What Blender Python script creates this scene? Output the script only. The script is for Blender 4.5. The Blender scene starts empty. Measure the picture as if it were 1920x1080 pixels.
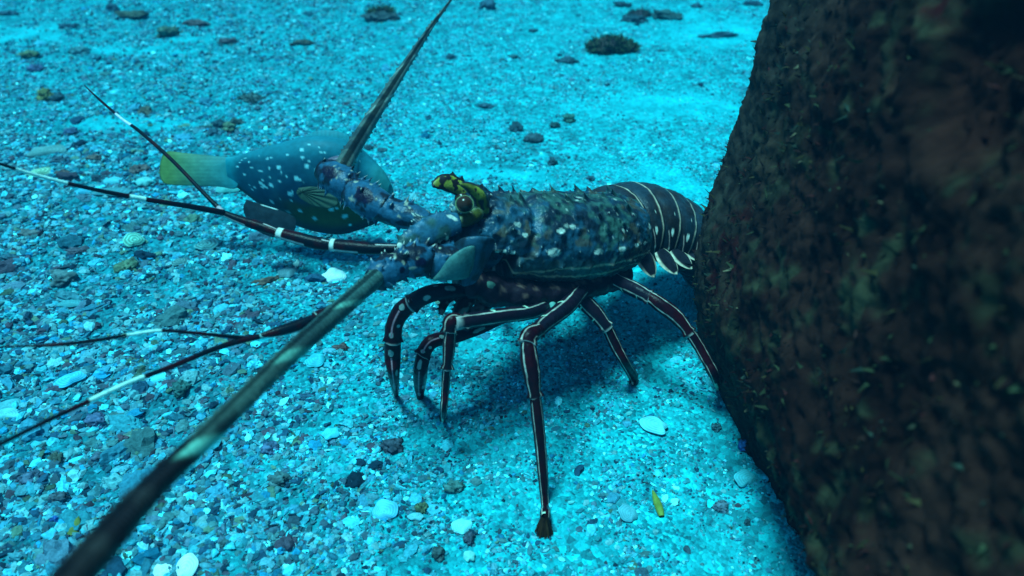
import bpy, math, random
import numpy as np
from mathutils import Vector

# ------------------------------------------------------------------ camera
H = 0.42; PITCH = math.radians(35); HFOV = math.radians(65)
FPX = 1920 / (2 * math.tan(HFOV / 2))
scene = bpy.context.scene
col = scene.collection
cd = bpy.data.cameras.new('camera'); cam = bpy.data.objects.new('camera', cd); col.objects.link(cam)
cam.location = (0, 0, H); cam.rotation_euler = (math.pi / 2 - PITCH, 0, 0)
cd.sensor_width = 36; cd.angle = HFOV; cd.clip_start = 0.01; cd.clip_end = 200
cd.dof.use_dof = True; cd.dof.focus_distance = 0.60; cd.dof.aperture_fstop = 7.0
scene.camera = cam
# ------------------------------------------------------------------ light
SUN_DIR = np.array([-0.22, -0.05, 1.0]); SUN_DIR /= np.linalg.norm(SUN_DIR)      # towards the light
SUN_EL, SUN_AZ = math.asin(SUN_DIR[2]), math.atan2(SUN_DIR[0], SUN_DIR[1])
w = bpy.data.worlds.new('World'); scene.world = w; w.use_nodes = True
nt = w.node_tree; bg = nt.nodes['Background']
sky = nt.nodes.new('ShaderNodeTexSky'); sky.sky_type = 'NISHITA'; sky.sun_disc = False
sky.sun_elevation = SUN_EL; sky.sun_rotation = SUN_AZ
tint = nt.nodes.new('ShaderNodeMix'); tint.data_type = 'RGBA'; tint.blend_type = 'MULTIPLY'
tint.inputs[0].default_value = 1.0; tint.inputs[7].default_value = (0.30, 0.86, 1.0, 1)   # daylight after metres of sea water
nt.links.new(sky.outputs[0], tint.inputs[6]); nt.links.new(tint.outputs[2], bg.inputs[0])
bg.inputs[1].default_value = 0.095
sl = bpy.data.lights.new('sun', 'SUN'); sun = bpy.data.objects.new('sun', sl); col.objects.link(sun)
sl.energy = 4.6; sl.angle = math.radians(16); sl.color = (0.32, 0.95, 1.0)
sun.rotation_euler = Vector(SUN_DIR).to_track_quat('Z', 'Y').to_euler()
scene.view_settings.view_transform = 'Standard'; scene.view_settings.look = 'None'
scene.view_settings.exposure = 0.58; scene.view_settings.gamma = 1.0
scene.cycles.volume_bounces = 0; scene.cycles.max_bounces = 5

# ------------------------------------------------------------------ helpers
rng = np.random.default_rng(7); random.seed(7)
CA, SA = math.cos(PITCH), math.sin(PITCH)
def ray(px, py):
    x = (px - 960) / FPX; y = (540 - py) / FPX
    return np.array([x, CA + y * SA, -SA + y * CA])
def P(px, py, d):                 # point seen at a photo pixel, d metres deep
    return np.array([0, 0, H]) + ray(px, py) * d
def G(px, py, z=0.0):             # point on the sea floor
    r = ray(px, py); return np.array([0, 0, H]) + r * ((z - H) / r[2])
def GD(px, py): return -H / ray(px, py)[2]

def hash3(i, j, k, seed):
    n = (i * 374761393 + j * 668265263 + k * 2147483647 + seed * 1274126177) & 0xFFFFFFFF
    n = ((n ^ (n >> 13)) * 1274126177) & 0xFFFFFFFF
    n = ((n ^ (n >> 16)) * 2246822519) & 0xFFFFFFFF
    return ((n ^ (n >> 15)) & 0xFFFFFF) / float(0xFFFFFF)
def vnoise(p, f, seed=0):         # smooth value noise 0..1
    q = np.asarray(p) * f; i = np.floor(q).astype(np.int64); t = q - i; t = t * t * (3 - 2 * t)
    r = 0
    for a in (0, 1):
        for b in (0, 1):
            for c in (0, 1):
                wgt = (t[:, 0] if a else 1 - t[:, 0]) * (t[:, 1] if b else 1 - t[:, 1]) * (t[:, 2] if c else 1 - t[:, 2])
                r = r + wgt * hash3(i[:, 0] + a, i[:, 1] + b, i[:, 2] + c, seed)
    return r
def fbm(p, f, o=4, seed=0):
    r = 0; a = 0.5; s = 0
    for k in range(o):
        r = r + a * vnoise(p, f * 2 ** k, seed + k); s += a; a *= 0.5
    return r / s
def sstep(a, b, x):
    t = np.clip((x - a) / (b - a), 0, 1); return t * t * (3 - 2 * t)
def lerp(a, b, t):
    t = np.asarray(t)[:, None]; return np.asarray(a) * (1 - t) + np.asarray(b) * t

def tag(o, label=None, cat=None, group=None, kind=None):
    if label: o['label'] = label
    if cat: o['category'] = cat
    if group: o['group'] = group
    if kind: o['kind'] = kind
    return o
def empty(name, loc=(0, 0, 0)):
    o = bpy.data.objects.new(name, None); col.objects.link(o); o.location = loc
    o.empty_display_size = 0.02; return o
def mesh(name, V, Fc, mat, parent=None, colors=None, smooth=True):
    V = np.asarray(V, dtype=np.float64)
    me = bpy.data.meshes.new(name)
    if isinstance(Fc, np.ndarray):
        n, k = Fc.shape
        me.vertices.add(len(V)); me.loops.add(n * k); me.polygons.add(n)
        me.loops.foreach_set('vertex_index', Fc.astype(np.int32).ravel())
        me.polygons.foreach_set('loop_start', np.arange(0, n * k, k, dtype=np.int32))
        me.polygons.foreach_set('loop_total', np.full(n, k, dtype=np.int32))
    else:
        me.from_pydata([tuple(v) for v in V], [], Fc)
    me.vertices.foreach_set('co', V.astype(np.float32).ravel())
    me.update(); me.validate()
    if colors is not None:
        at = me.color_attributes.new('Col', 'FLOAT_COLOR', 'POINT')
        c = np.ones((len(V), 4), dtype=np.float32); c[:, :3] = colors
        at.data.foreach_set('color', c.ravel())
    me.polygons.foreach_set('use_smooth', [smooth] * len(me.polygons))
    me.materials.append(mat)
    o = bpy.data.objects.new(name, me); col.objects.link(o)
    if parent is not None:
        o.parent = parent
        q = parent; off = np.zeros(3)
        while q is not None:
            off += np.array(q.location); q = q.parent
        me.vertices.foreach_set('co', (V - off).astype(np.float32).ravel()); me.update()
    return o
def centre(o):                     # a one-mesh thing gets its origin at its own foot
    me = o.data; n = len(me.vertices); v = np.empty(n * 3, np.float32); me.vertices.foreach_get('co', v)
    v = v.reshape(-1, 3); c = np.array([v[:, 0].mean(), v[:, 1].mean(), v[:, 2].min()])
    me.vertices.foreach_set('co', (v - c).astype(np.float32).ravel()); me.update(); o.location = c
    return o

def material(name, rough=0.5, bump=0.3, bscale=900, var=0.35, vscale=300, color=None, spec=0.06, coat=0.0, sub=0.0):
    m = bpy.data.materials.new(name); m.use_nodes = True; t = m.node_tree; b = t.nodes['Principled BSDF']
    b.inputs['Roughness'].default_value = rough; b.inputs['Specular IOR Level'].default_value = spec
    b.inputs['Coat Weight'].default_value = coat; b.inputs['Coat Roughness'].default_value = 0.25
    if color is None:
        a = t.nodes.new('ShaderNodeAttribute'); a.attribute_name = 'Col'; src = a.outputs['Color']
    else:
        a = t.nodes.new('ShaderNodeRGB'); a.outputs[0].default_value = (*color, 1); src = a.outputs[0]
    tc = t.nodes.new('ShaderNodeTexCoord')
    n = t.nodes.new('ShaderNodeTexNoise'); n.inputs['Scale'].default_value = vscale; n.inputs['Detail'].default_value = 5
    t.links.new(tc.outputs['Object'], n.inputs['Vector'])
    mr = t.nodes.new('ShaderNodeMapRange'); mr.inputs[1].default_value = 0.3; mr.inputs[2].default_value = 0.7
    mr.inputs[3].default_value = 1 - var; mr.inputs[4].default_value = 1 + var
    t.links.new(n.outputs[0], mr.inputs[0])
    vm = t.nodes.new('ShaderNodeVectorMath'); vm.operation = 'SCALE'
    t.links.new(src, vm.inputs[0]); t.links.new(mr.outputs[0], vm.inputs['Scale'])
    t.links.new(vm.outputs[0], b.inputs['Base Color'])
    n2 = t.nodes.new('ShaderNodeTexNoise'); n2.inputs['Scale'].default_value = bscale; n2.inputs['Detail'].default_value = 4
    t.links.new(tc.outputs['Object'], n2.inputs['Vector'])
    bp = t.nodes.new('ShaderNodeBump'); bp.inputs['Strength'].default_value = bump; bp.inputs['Distance'].default_value = 0.001
    t.links.new(n2.outputs[0], bp.inputs['Height']); t.links.new(bp.outputs[0], b.inputs['Normal'])
    return m

M_shell = material('lobster_shell', rough=0.38, bump=0.35, bscale=700, var=0.35, vscale=260, spec=0.22)
M_leg = material('lobster_leg', rough=0.33, bump=0.25, bscale=900, var=0.25, vscale=400, spec=0.10)
M_fish = material('fish_skin', rough=0.45, bump=0.15, bscale=900, var=0.15, vscale=200)
M_stone = material('stone', rough=0.85, bump=0.6, bscale=500, var=0.45, vscale=220)
M_seashell = material('sea_shell', rough=0.5, bump=0.2, bscale=600, var=0.12, vscale=200)
M_gravel = material('gravel', rough=0.8, bump=0.25, bscale=900, var=0.3, vscale=500)
M_rock = material('encrusted_rock', rough=0.9, bump=0.9, bscale=260, var=0.6, vscale=90)
M_algae = material('algae', rough=0.8, bump=0.2, bscale=600, var=0.4, vscale=150)
M_eye = material('eye', rough=0.22, spec=0.3, bump=0.0, bscale=600, var=0.1, vscale=150)

# ------------------------------------------------------------------ sea floor
PATCH = [(270, 95, .10, .030), (250, 232, .11, .030), (1250, 345, .05, .07), (1285, 200, .16, .05), (1375, 60, .18, .10), (930, 330, .10, .02), (1240, 560, .05, .05), (340, 72, .05, .03), (60, 60, .10, .05)]
def patch(x, y):
    m = np.zeros_like(x); p = np.stack([x, y, 0 * x], 1); w_ = (fbm(p, 28, 3, 401) - .5) * .9
    for (px, py, rx, ry) in PATCH:
        q = G(px, py); m = np.maximum(m, 1 - sstep(.35, 1.25, np.sqrt(((x - q[0]) / rx) ** 2 + ((y - q[1]) / ry) ** 2) + w_))
    return m
def height(x, y):
    p = np.stack([x, y, np.zeros_like(x)], 1)
    h = 0.010 * (fbm(p, 3.0, 3, 5) - 0.5) + 0.004 * (fbm(p, 22, 3, 9) - 0.5)
    near = np.exp(-((x - 0.05) ** 2 + (y - 0.45) ** 2) / 0.12)
    h = h * (1 - 0.6 * near)
    coarse = sstep(0.05, -0.45, x + 0.0 * y)
    h = h + 0.0030 * (fbm(p, 130, 2, 21) - 0.5) * (0.6 + 0.9 * coarse) + .0065 * (fbm(p, 60, 3, 25) - .5) * (.25 + coarse) * (1 - .7 * near * (1 - coarse))
    berm = np.exp(-((x - (.166 + (.5 - y) * .06)) / .016) ** 2) * sstep(.18, .26, y) * (1 - sstep(.50, .58, y))
    h = h + .0055 * berm * (.4 + 1.2 * fbm(p, 40, 2, 71))
    for (mx, my, mr, mh) in mounds:
        h = h + mh * np.exp(-((x - mx) ** 2 + (y - my) ** 2) / mr ** 2)
    return h
g = G(1255, 560); mounds = [(g[0], g[1] + 0.03, 0.035, 0.010)]
def growth(a, b, step, grow, far):
    mid = list(np.arange(a, b, step)); up = [mid[-1]]; s = step
    while up[-1] < far: s *= grow; up.append(up[-1] + s)
    dn = [mid[0]]; s = step
    while dn[-1] > -far: s *= grow; dn.append(dn[-1] - s)
    return np.array(dn[:0:-1] + mid + up[1:])
xs = growth(-0.62, 0.35, 0.0021, 1.05, 40); ys = growth(0.25, 0.95, 0.0021, 1.04, 40)
X, Y = np.meshgrid(xs, ys); xf, yf = X.ravel(), Y.ravel()
dist = np.sqrt(xf ** 2 + (yf - .6) ** 2)
z = height(xf, yf) + np.where(dist > 3, 0.15 * (fbm(np.stack([xf, yf, 0 * xf], 1), 0.25, 3, 3) - 0.5) * sstep(3, 9, dist), 0)
nx, ny = len(xs), len(ys)
i = np.arange((ny - 1) * (nx - 1)); r_, c_ = i // (nx - 1), i % (nx - 1); a0 = r_ * nx + c_
Fq = np.stack([a0, a0 + 1, a0 + nx + 1, a0 + nx], 1)

def sandmat():
    m = bpy.data.materials.new('sand'); m.use_nodes = True; t = m.node_tree; L = t.links; b = t.nodes['Principled BSDF']
    b.inputs['Roughness'].default_value = 0.9; b.inputs['Specular IOR Level'].default_value = 0.08
    tc = t.nodes.new('ShaderNodeTexCoord')
    def noise(s, d=5):
        n = t.nodes.new('ShaderNodeTexNoise'); n.inputs['Scale'].default_value = s; n.inputs['Detail'].default_value = d
        L.new(tc.outputs['Object'], n.inputs['Vector']); return n
    def vor(s):
        n = t.nodes.new('ShaderNodeTexVoronoi'); n.inputs['Scale'].default_value = s; n.inputs['Randomness'].default_value = 1
        L.new(tc.outputs['Object'], n.inputs['Vector']); return n
    def ramp(src, stops):
        r = t.nodes.new('ShaderNodeValToRGB'); e = r.color_ramp.elements
        while len(e) < len(stops): e.new(0.5)
        for k, (p, c) in enumerate(stops): e[k].position = p; e[k].color = (*c, 1)
        L.new(src, r.inputs[0]); return r.outputs[0]
    def mix(a, b_, f, mode='MIX'):
        n = t.nodes.new('ShaderNodeMix'); n.data_type = 'RGBA'; n.blend_type = mode
        if isinstance(f, float): n.inputs[0].default_value = f
        else: L.new(f, n.inputs[0])
        L.new(a, n.inputs[6]); L.new(b_, n.inputs[7]); return n.outputs[2]
    v1 = vor(420); v2 = vor(190)
    sep = t.nodes.new('ShaderNodeSeparateColor'); L.new(v1.outputs['Color'], sep.inputs[0])
    sep2 = t.nodes.new('ShaderNodeSeparateColor'); L.new(v2.outputs['Color'], sep2.inputs[0])
    c1 = ramp(sep.outputs[0], [(0.0, (.005, .08, .12)), (.25, (.005, .24, .31)), (.6, (.005, .42, .50)), (.9, (.008, .58, .66)), (1, (.03, .85, .9))])
    c2 = ramp(sep2.outputs[0], [(0.0, (.01, .11, .15)), (.4, (.01, .30, .36)), (.8, (.008, .47, .55)), (1, (.01, .68, .75))])
    nm = noise(9, 4); f = ramp(nm.outputs[0], [(.35, (0, 0, 0)), (.65, (1, 1, 1))])
    c = mix(c1, c2, f)
    fine = noise(30, 6); c3 = ramp(fine.outputs[0], [(.3, (.55, .6, .62)), (.55, (1, 1, 1)), (.75, (1.12, 1.12, 1.12))])
    c = mix(c, c3, 1.0, 'MULTIPLY')
    at = t.nodes.new('ShaderNodeAttribute'); at.attribute_name = 'Col'
    rg = t.nodes.new('ShaderNodeRGB'); rg.outputs[0].default_value = (.006, .60, .70, 1)
    rf = mix(rg.outputs[0], c3, 1.0, 'MULTIPLY'); hf = t.nodes.new('ShaderNodeMath'); hf.operation = 'MULTIPLY'; hf.inputs[1].default_value = .5; sc_ = t.nodes.new('ShaderNodeSeparateColor'); L.new(at.outputs['Color'], sc_.inputs[0]); L.new(sc_.outputs[0], hf.inputs[0])
    dk = t.nodes.new('ShaderNodeRGB'); dk.outputs[0].default_value = (1.3, .55, .60, 1)      # gritty rubble bed on the left: duller sand with crevice shade painted in
    c = mix(c, mix(c, dk.outputs[0], 1.0, 'MULTIPLY'), sc_.outputs[1])
    c = mix(c, rf, hf.outputs[0])
    L.new(c, b.inputs['Base Color'])
    bp = t.nodes.new('ShaderNodeBump'); bp.inputs['Strength'].default_value = 0.8; bp.inputs['Distance'].default_value = 0.0015
    L.new(v1.outputs['Distance'], bp.inputs['Height']); bp.invert = True
    bp2 = t.nodes.new('ShaderNodeBump'); bp2.inputs['Strength'].default_value = 0.6; bp2.inputs['Distance'].default_value = 0.002
    L.new(noise(160, 6).outputs[0], bp2.inputs['Height']); L.new(bp.outputs[0], bp2.inputs['Normal']); L.new(bp2.outputs[0], b.inputs['Normal'])
    return m
pm = patch(xf, yf); cz = sstep(0.10, -0.40, xf + 0.5 * (fbm(np.stack([xf, yf, 0 * xf], 1), 7, 3, 77) - .5)) * (1 - .6 * sstep(.75, 1.15, yf)); floor = mesh('sea_floor', np.stack([xf, yf, z], 1), Fq, sandmat(), colors=np.stack([pm, cz, 0 * pm], 1))
tag(floor, kind='structure')

# templates for grains
def ico(sub):
    import bmesh
    bm = bmesh.new(); bmesh.ops.create_icosphere(bm, subdivisions=sub, radius=1)
    v = np.array([x.co[:] for x in bm.verts]); f = np.array([[q.index for q in fc.verts] for fc in bm.faces]); bm.free(); return v, f
OCT = (np.array([[1, 0, 0], [0, 1, 0], [-1, 0, 0], [0, -1, 0], [0, 0, 1], [0, 0, -1.]]),
       np.array([[0, 1, 4], [1, 2, 4], [2, 3, 4], [3, 0, 4], [1, 0, 5], [2, 1, 5], [3, 2, 5], [0, 3, 5]]))
ICO1, ICO2, ICO3, ICO4 = ico(1), ico(2), ico(3), ico(4)

def disc():                          # curved broken shell chip
    V, F_ = [], []
    for a in range(4):
        for j in range(12):
            t = 2 * math.pi * j / 12; s_ = a / 3 + .02; e = 1 + .22 * math.sin(2 * t + 1) + .12 * math.sin(5 * t)
            V.append((s_ * e * math.cos(t), s_ * e * math.sin(t), .42 * (1 - s_ * s_) + .04 * math.cos(a * 9)))
    for a in range(3):
        for j in range(12):
            A, B_ = a * 12 + j, a * 12 + (j + 1) % 12; F_ += [(A, A + 12, B_ + 12), (A, B_ + 12, B_)]
    return np.array(V), np.array(F_)
DISC = disc()
PALETTE = np.array([(.04, .38, .50), (.05, .52, .64), (.03, .23, .34), (.06, .28, .36), (.08, .28, .32), (.05, .14, .20),
                    (.07, .19, .15), (.010, .06, .11), (.05, .06, .09), (.01, .24, .42), (.16, .88, .96), (.10, .40, .46)])
PW_left = np.array([3.2, 2.2, 3.8, 4.0, 3.6, 3.2, 1.2, 3.4, 1.3, 1.4, .5, 2.4]); PW_right = np.array([6, 5, 3.4, 2.0, 1.6, 1.2, .25, 2.6, .25, .8, 1.4, 1.8])  # extra dark grains on the right put crevice shade into the colours
def scatter(name, tmpl, n, size, flat, region, thin, jitter=0.35, sink=0.3, lumpy=0):
    x = rng.uniform(region[0], region[1], n * 5); y = region[2] * (region[3] / region[2]) ** rng.random(n * 5)
    # keep what falls in a generous fan in front of the viewer
    keep = (np.abs(x) < 0.75 * y + 0.22)
    p = np.stack([x, y, 0 * x], 1)
    nz = fbm(p, 7, 3, 77); coarse = sstep(0.10, -0.40, x + 0.12 * (nz - .5) * 4) * (1 - .6 * sstep(.75, 1.15, y))
    keep &= rng.random(len(x)) < thin(x, y, nz, coarse) * (1 - .85 * patch(x, y)) * (.25 + 1.3 * sstep(.38, .58, fbm(p, 42, 3, 611)))
    x, y, nz, coarse = [q[keep][:n] for q in (x, y, nz, coarse)]; n = len(x)
    TV, TF = tmpl; nv = len(TV)
    s = size(n, coarse, y)
    V = np.repeat(TV[None], n, 0) * (1 + jitter * (rng.random((n, nv, 1)) - .5) * 2)
    if lumpy:
        off = rng.uniform(0, 90, (n, 1, 3)); q = (TV[None] + off).reshape(-1, 3)
        V = V * (1 + lumpy * 2 * (fbm(q, 1.5, 3, 55) - .5) + lumpy * .8 * (fbm(q, 5, 2, 56) - .5)).reshape(n, nv, 1)
    V = V * np.stack([s * rng.uniform(.7, 1.3, n), s * rng.uniform(.5, 1.0, n), s * rng.uniform(flat[0], flat[1], n)], 1)[:, None, :]
    az = rng.uniform(0, 2 * np.pi, n); tl = rng.normal(0, .38, n)
    ct, st = np.cos(tl)[:, None], np.sin(tl)[:, None]
    Yr = V[:, :, 1] * ct - V[:, :, 2] * st; Zr = V[:, :, 1] * st + V[:, :, 2] * ct; Xr = V[:, :, 0]
    ca, sa = np.cos(az)[:, None], np.sin(az)[:, None]
    V = np.stack([Xr * ca - Yr * sa + x[:, None], Xr * sa + Yr * ca + y[:, None],
                  Zr + (height(x, y) + s * flat[0] * sink)[:, None]], 2)
    cl = coarse[:, None] * PW_left + (1 - coarse[:, None]) * PW_right
    cum = np.cumsum(cl / cl.sum(1, keepdims=True), 1); idx = (rng.random((n, 1)) > cum).sum(1).clip(0, 11)
    C = PALETTE[idx] * rng.uniform(.4, 1.4, (n, 1)); C = np.repeat(C[:, None], nv, 1).reshape(-1, 3)
    F_ = (TF[None] + (np.arange(n) * nv)[:, None, None]).reshape(-1, 3)
    o = mesh(name, V.reshape(-1, 3), F_, M_gravel, colors=C, smooth=False); tag(o, kind='stuff'); return o
scatter('sand_grains', OCT, 110000, lambda n, c, y: rng.uniform(.0008, .0021, n) * (.8 + .5 * c) * (.75 + .55 * y), (.5, .9), (-1.3, .9, .2, 1.8),
        lambda x, y, nz, c: .55 + .45 * c + 0.6 * (nz - .5))
scatter('fine_gravel', ICO1, 42000, lambda n, c, y: rng.uniform(.0014, .0034, n) * (.75 + .7 * c), (.25, .7), (-1.3, .9, .2, 1.9),
        lambda x, y, nz, c: np.clip(.16 + .75 * c + 1.5 * (nz - .5), .03, 1))
scatter('coarse_gravel', ICO2, 4200, lambda n, c, y: .0018 + .0040 * rng.random(n) ** 2.2, (.18, .5), (-1.3, .9, .2, 1.9),
        lambda x, y, nz, c: np.clip(.07 + .85 * c + 1.1 * (nz - .5), .02, 1), jitter=.22)
scatter('rubble_bits', ICO2, 3400, lambda n, c, y: .003 + .0045 * rng.random(n) ** 1.8 * (.35 + .65 * c), (.3, .65), (-1.3, .9, .2, 1.9),
        lambda x, y, nz, c: np.clip(.9 * c ** 1.5 + .9 * (nz - .55), .008, 1), jitter=.34, sink=-.1)
scatter('rubble_lumps', ICO3, 420, lambda n, c, y: .0055 + .0085 * rng.random(n) ** 1.5 * (.3 + .7 * c), (.35, .75), (-1.3, .9, .2, 1.9),
        lambda x, y, nz, c: np.clip(1.0 * c ** 1.3 + .5 * (nz - .55), .01, 1), jitter=.03, sink=-.3, lumpy=.75)
scatter('shell_bits', DISC, 2600, lambda n, c, y: .0018 + .0040 * rng.random(n) ** 2.4 * (.25 + .75 * c), (.5, 1.0), (-1.3, .9, .2, 1.9),
        lambda x, y, nz, c: np.clip(.10 + .8 * c + .6 * (nz - .5), .03, 1), jitter=.10, sink=.25)

# ------------------------------------------------------------------ loft
def catmull(A, n):
    A = np.asarray(A, float); m = len(A); A2 = np.vstack([2 * A[0] - A[1], A, 2 * A[-1] - A[-2]])
    t = np.linspace(0, m - 1 - 1e-9, n); k = np.floor(t).astype(int); f = (t - k)[:, None]
    p0, p1, p2, p3 = A2[k], A2[k + 1], A2[k + 2], A2[k + 3]
    return .5 * (2 * p1 + (p2 - p0) * f + (2 * p0 - 5 * p1 + 4 * p2 - p3) * f ** 2 + (3 * p1 - p0 - 3 * p2 + p3) * f ** 3)
def loft(name, ctrl, colour, mat, parent, ref, nu=60, ntt=28, bumps=(), disp=None, caps=True, low=1.0, linear=False):
    """ctrl rows: x,y,z, ra (across), rb (along ref).  theta=0 points along ref, +90 along T x ref."""
    C = np.asarray(ctrl, float)
    if C.shape[1] == 4: C = np.c_[C, C[:, 3]]
    if linear:
        tt = np.linspace(0, len(C) - 1, nu); S = np.stack([np.interp(tt, np.arange(len(C)), C[:, k]) for k in range(5)], 1)
    else: S = catmull(C, nu)
    pts = S[:, :3]; ra = np.maximum(S[:, 3], 1e-5); rb = np.maximum(S[:, 4], 1e-5)
    T = np.gradient(pts, axis=0); T /= np.linalg.norm(T, axis=1, keepdims=True) + 1e-12
    ref = np.asarray(ref, float)
    if ref.ndim == 1: ref = np.repeat(ref[None], nu, 0)
    N = ref - (ref * T).sum(1, keepdims=True) * T; N /= np.linalg.norm(N, axis=1, keepdims=True)
    B = np.cross(T, N)
    th = np.linspace(0, 2 * np.pi, ntt, endpoint=False)
    ct, sn = np.cos(th), np.sin(th); lo = np.where(ct < 0, low, 1.0)
    R = pts[:, None] + N[:, None] * (rb[:, None] * (ct * lo)[None])[:, :, None] + B[:, None] * (ra[:, None] * sn[None])[:, :, None]
    nrm = N[:, None] * ct[None, :, None] / rb[:, None, None] + B[:, None] * sn[None, :, None] / ra[:, None, None]
    nrm /= np.linalg.norm(nrm, axis=2, keepdims=True)
    u = np.linspace(0, 1, nu); U, TH = np.meshgrid(u, th, indexing='ij')
    TH = (TH + np.pi) % (2 * np.pi) - np.pi
    R0 = R.copy()
    tip = np.zeros(U.shape)
    for (bu, bt, hgt, rad, lean) in bumps:
        ii = int(round(bu * (nu - 1))); jj = int(round((bt % 360) / 360 * ntt)) % ntt
        d = np.linalg.norm(R0 - R0[ii, jj], axis=2) / rad
        k = np.clip(1 - d, 0, 1) ** 1.6
        R = R + (nrm[ii, jj] + lean * T[ii]) * (k * hgt)[:, :, None]; tip = np.maximum(tip, k)
    flat = R.reshape(-1, 3)
    if disp is not None:
        flat = flat + nrm.reshape(-1, 3) * disp(R0.reshape(-1, 3), U.ravel(), TH.ravel())[:, None]
    cols = colour(U.ravel(), np.degrees(TH.ravel()), R0.reshape(-1, 3), tip.ravel())
    a = (np.arange(nu - 1)[:, None] * ntt + np.arange(ntt)[None]).ravel()
    b = (np.arange(nu - 1)[:, None] * ntt + (np.arange(ntt)[None] + 1) % ntt).ravel()
    Fq = np.stack([a, b, b + ntt, a + ntt], 1).tolist()
    if caps:
        V = np.vstack([flat, pts[0], pts[-1]]); cols = np.vstack([cols, cols[0], cols[-1]]); n0 = nu * ntt
        for j in range(ntt):
            Fq.append([n0, (j + 1) % ntt, j]); Fq.append([n0 + 1, (nu - 1) * ntt + j, (nu - 1) * ntt + (j + 1) % ntt])
    else: V = flat
    o = mesh(name, V, Fq, mat, parent, colors=cols)
    o['_'] = 0; del o['_']
    return o
def const(c): return lambda u, t, p, k: np.repeat(np.array([c], float), len(u), 0)
def rows(lst):                     # (px, py, depth, radius px across[, radius px along]) -> metric rows
    out = []
    for q in lst:
        d = q[2]; a = q[3] * d / FPX; b = (q[4] if len(q) > 4 else q[3]) * d / FPX
        out.append([*P(q[0], q[1], d), a, b])
    return out
def camref(lst):
    m = np.mean([P(q[0], q[1], q[2]) for q in lst], 0); v = np.array([0, 0, H]) - m; return v / np.linalg.norm(v)

# ------------------------------------------------------------------ spiny lobster
lob0 = G(1000, 660)
LOB = empty('spiny_lobster', (lob0[0], lob0[1], 0))
tag(LOB, 'blue spiny lobster with white striped dark legs walking over the sand', 'lobster')
UP = np.array([-0.12, 0.0, 1.0]); UP /= np.linalg.norm(UP)
BLUE = np.array([.010, .055, .095]); DEEP = np.array([.006, .015, .026]); OLIVE = np.array([.02, .05, .055]); PALE = np.array([.50, .58, .52])
RED = np.array([.030, .0015, .0035]); TEAL = np.array([.04, .17, .19]); MOSS = np.array([.035, .10, .085])

# carapace
car = [(872, 440, .548, 70, 62), (900, 440, .552, 84, 78), (950, 445, .562, 92, 84), (1020, 448, .578, 96, 88), (1090, 446, .596, 94, 86), (1140, 440, .612, 86, 80), (1168, 436, .622, 72, 70)]
sp = []
for row_t, hh in ((8, 1.0), (35, 1.0), (58, .8), (-15, 1.0), (-40, .8), (82, .55)):
    for k in range(9):
        uu = .08 + k * .092 + rng.uniform(-.02, .02)
        sp.append((uu, row_t + rng.uniform(-6, 6), .0060 * hh * rng.uniform(.5, 1.25), .0040 * rng.uniform(.7, 1.2), -.9))
for uu in (.30, .47, .58, .67, .76): sp.append((uu, 98, .0028, .0042, -.3))
for k in range(90): sp.append((rng.uniform(.05, .95), rng.uniform(-80, 100), rng.uniform(.0010, .0022), .0016, -.5))
def car_col(u, t, p, k):
    n = fbm(p, 60, 4, 3); n2 = fbm(p, 220, 3, 5); n3 = fbm(p, 28, 3, 8)
    c = lerp(BLUE, DEEP, sstep(.40, .62, n))
    n4 = fbm(p, 130, 4, 71); c = lerp(BLUE, DEEP, sstep(.42, .56, n * .35 + n3 * .25 + n4 * .4)); br = sstep(.60, .70, fbm(p, 100, 3, 72))[:, None] * .7; c = c * (1 - br) + np.array([.06, .05, .03]) * br
    c = c * (1 - .0) ; blue = (1 - sstep(.30, .52, u))[:, None]
    c = c * (1 + blue * .45)
    moss = sstep(.50, .66, n2 * .5 + n3 * .5) * sstep(.15, .35, u)
    c = c * (1 - moss[:, None] * .85) + MOSS * moss[:, None] * .85
    low = sstep(78, 108, t); c = c * (1 - low[:, None]) + OLIVE * (1 + n2[:, None]) * low[:, None] * .8
    # dark red opening below the cervical groove
    red = sstep(86, 90, t) * (1 - sstep(134, 138, t)) * (1 - sstep(.285, .30, u)) * sstep(.04, .05, u)
    c = c * (1 - red[:, None]) + np.array([.028, .002, .006]) * red[:, None]
    # pale lines along the lower edge
    wv = 92 - 4 * sstep(.25, .95, u)
    for tt, wd in ((wv + 18 * (1 - sstep(.2, .55, u)) + 9, 1.6), (wv + 24, 1.4)):
        ln = np.exp(-((t - tt) / wd) ** 2) * sstep(.25, .3, u); c = c * (1 - .85 * ln[:, None]) + np.array([.46, .40, .27]) * .85 * ln[:, None]
    # pale spots
    for (su, st, sr) in ((.43, 80, .040), (.60, 80, .026), (.70, 80, .022), (.79, 80, .020), (.87, 80, .020), (.96, 60, .035), (.30, 60, .02), (.45, 55, .022), (.5, 50, .02)):
        d = np.sqrt(((u - su) * .9) ** 2 + ((t - st) / 190.) ** 2); m = 1 - sstep(sr * .55, sr * .75, d)
        c = c * (1 - m[:, None]) + PALE * m[:, None]
    bead = (np.abs(t - 84) < 3.2) * (u < .28) * (u > .06) * (np.sin(u * 150) > .1)
    c = np.where(bead[:, None] > 0, PALE, c)
    wd = sstep(.86, .90, vnoise(p, 240, 88))[:, None] * .6; c = c * (1 - wd) + PALE * .8 * wd
    tipm = np.clip((k - .45) * 2, 0, 1)[:, None] * (vnoise(p, 150, 44)[:, None] > .45)
    c = c * (1 - tipm * .8) + DEEP * .6 * tipm * .8
    c = np.where((k[:, None] > .85) & (vnoise(p, 90, 14)[:, None] > .62), PALE * .7, c)
    return c
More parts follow.
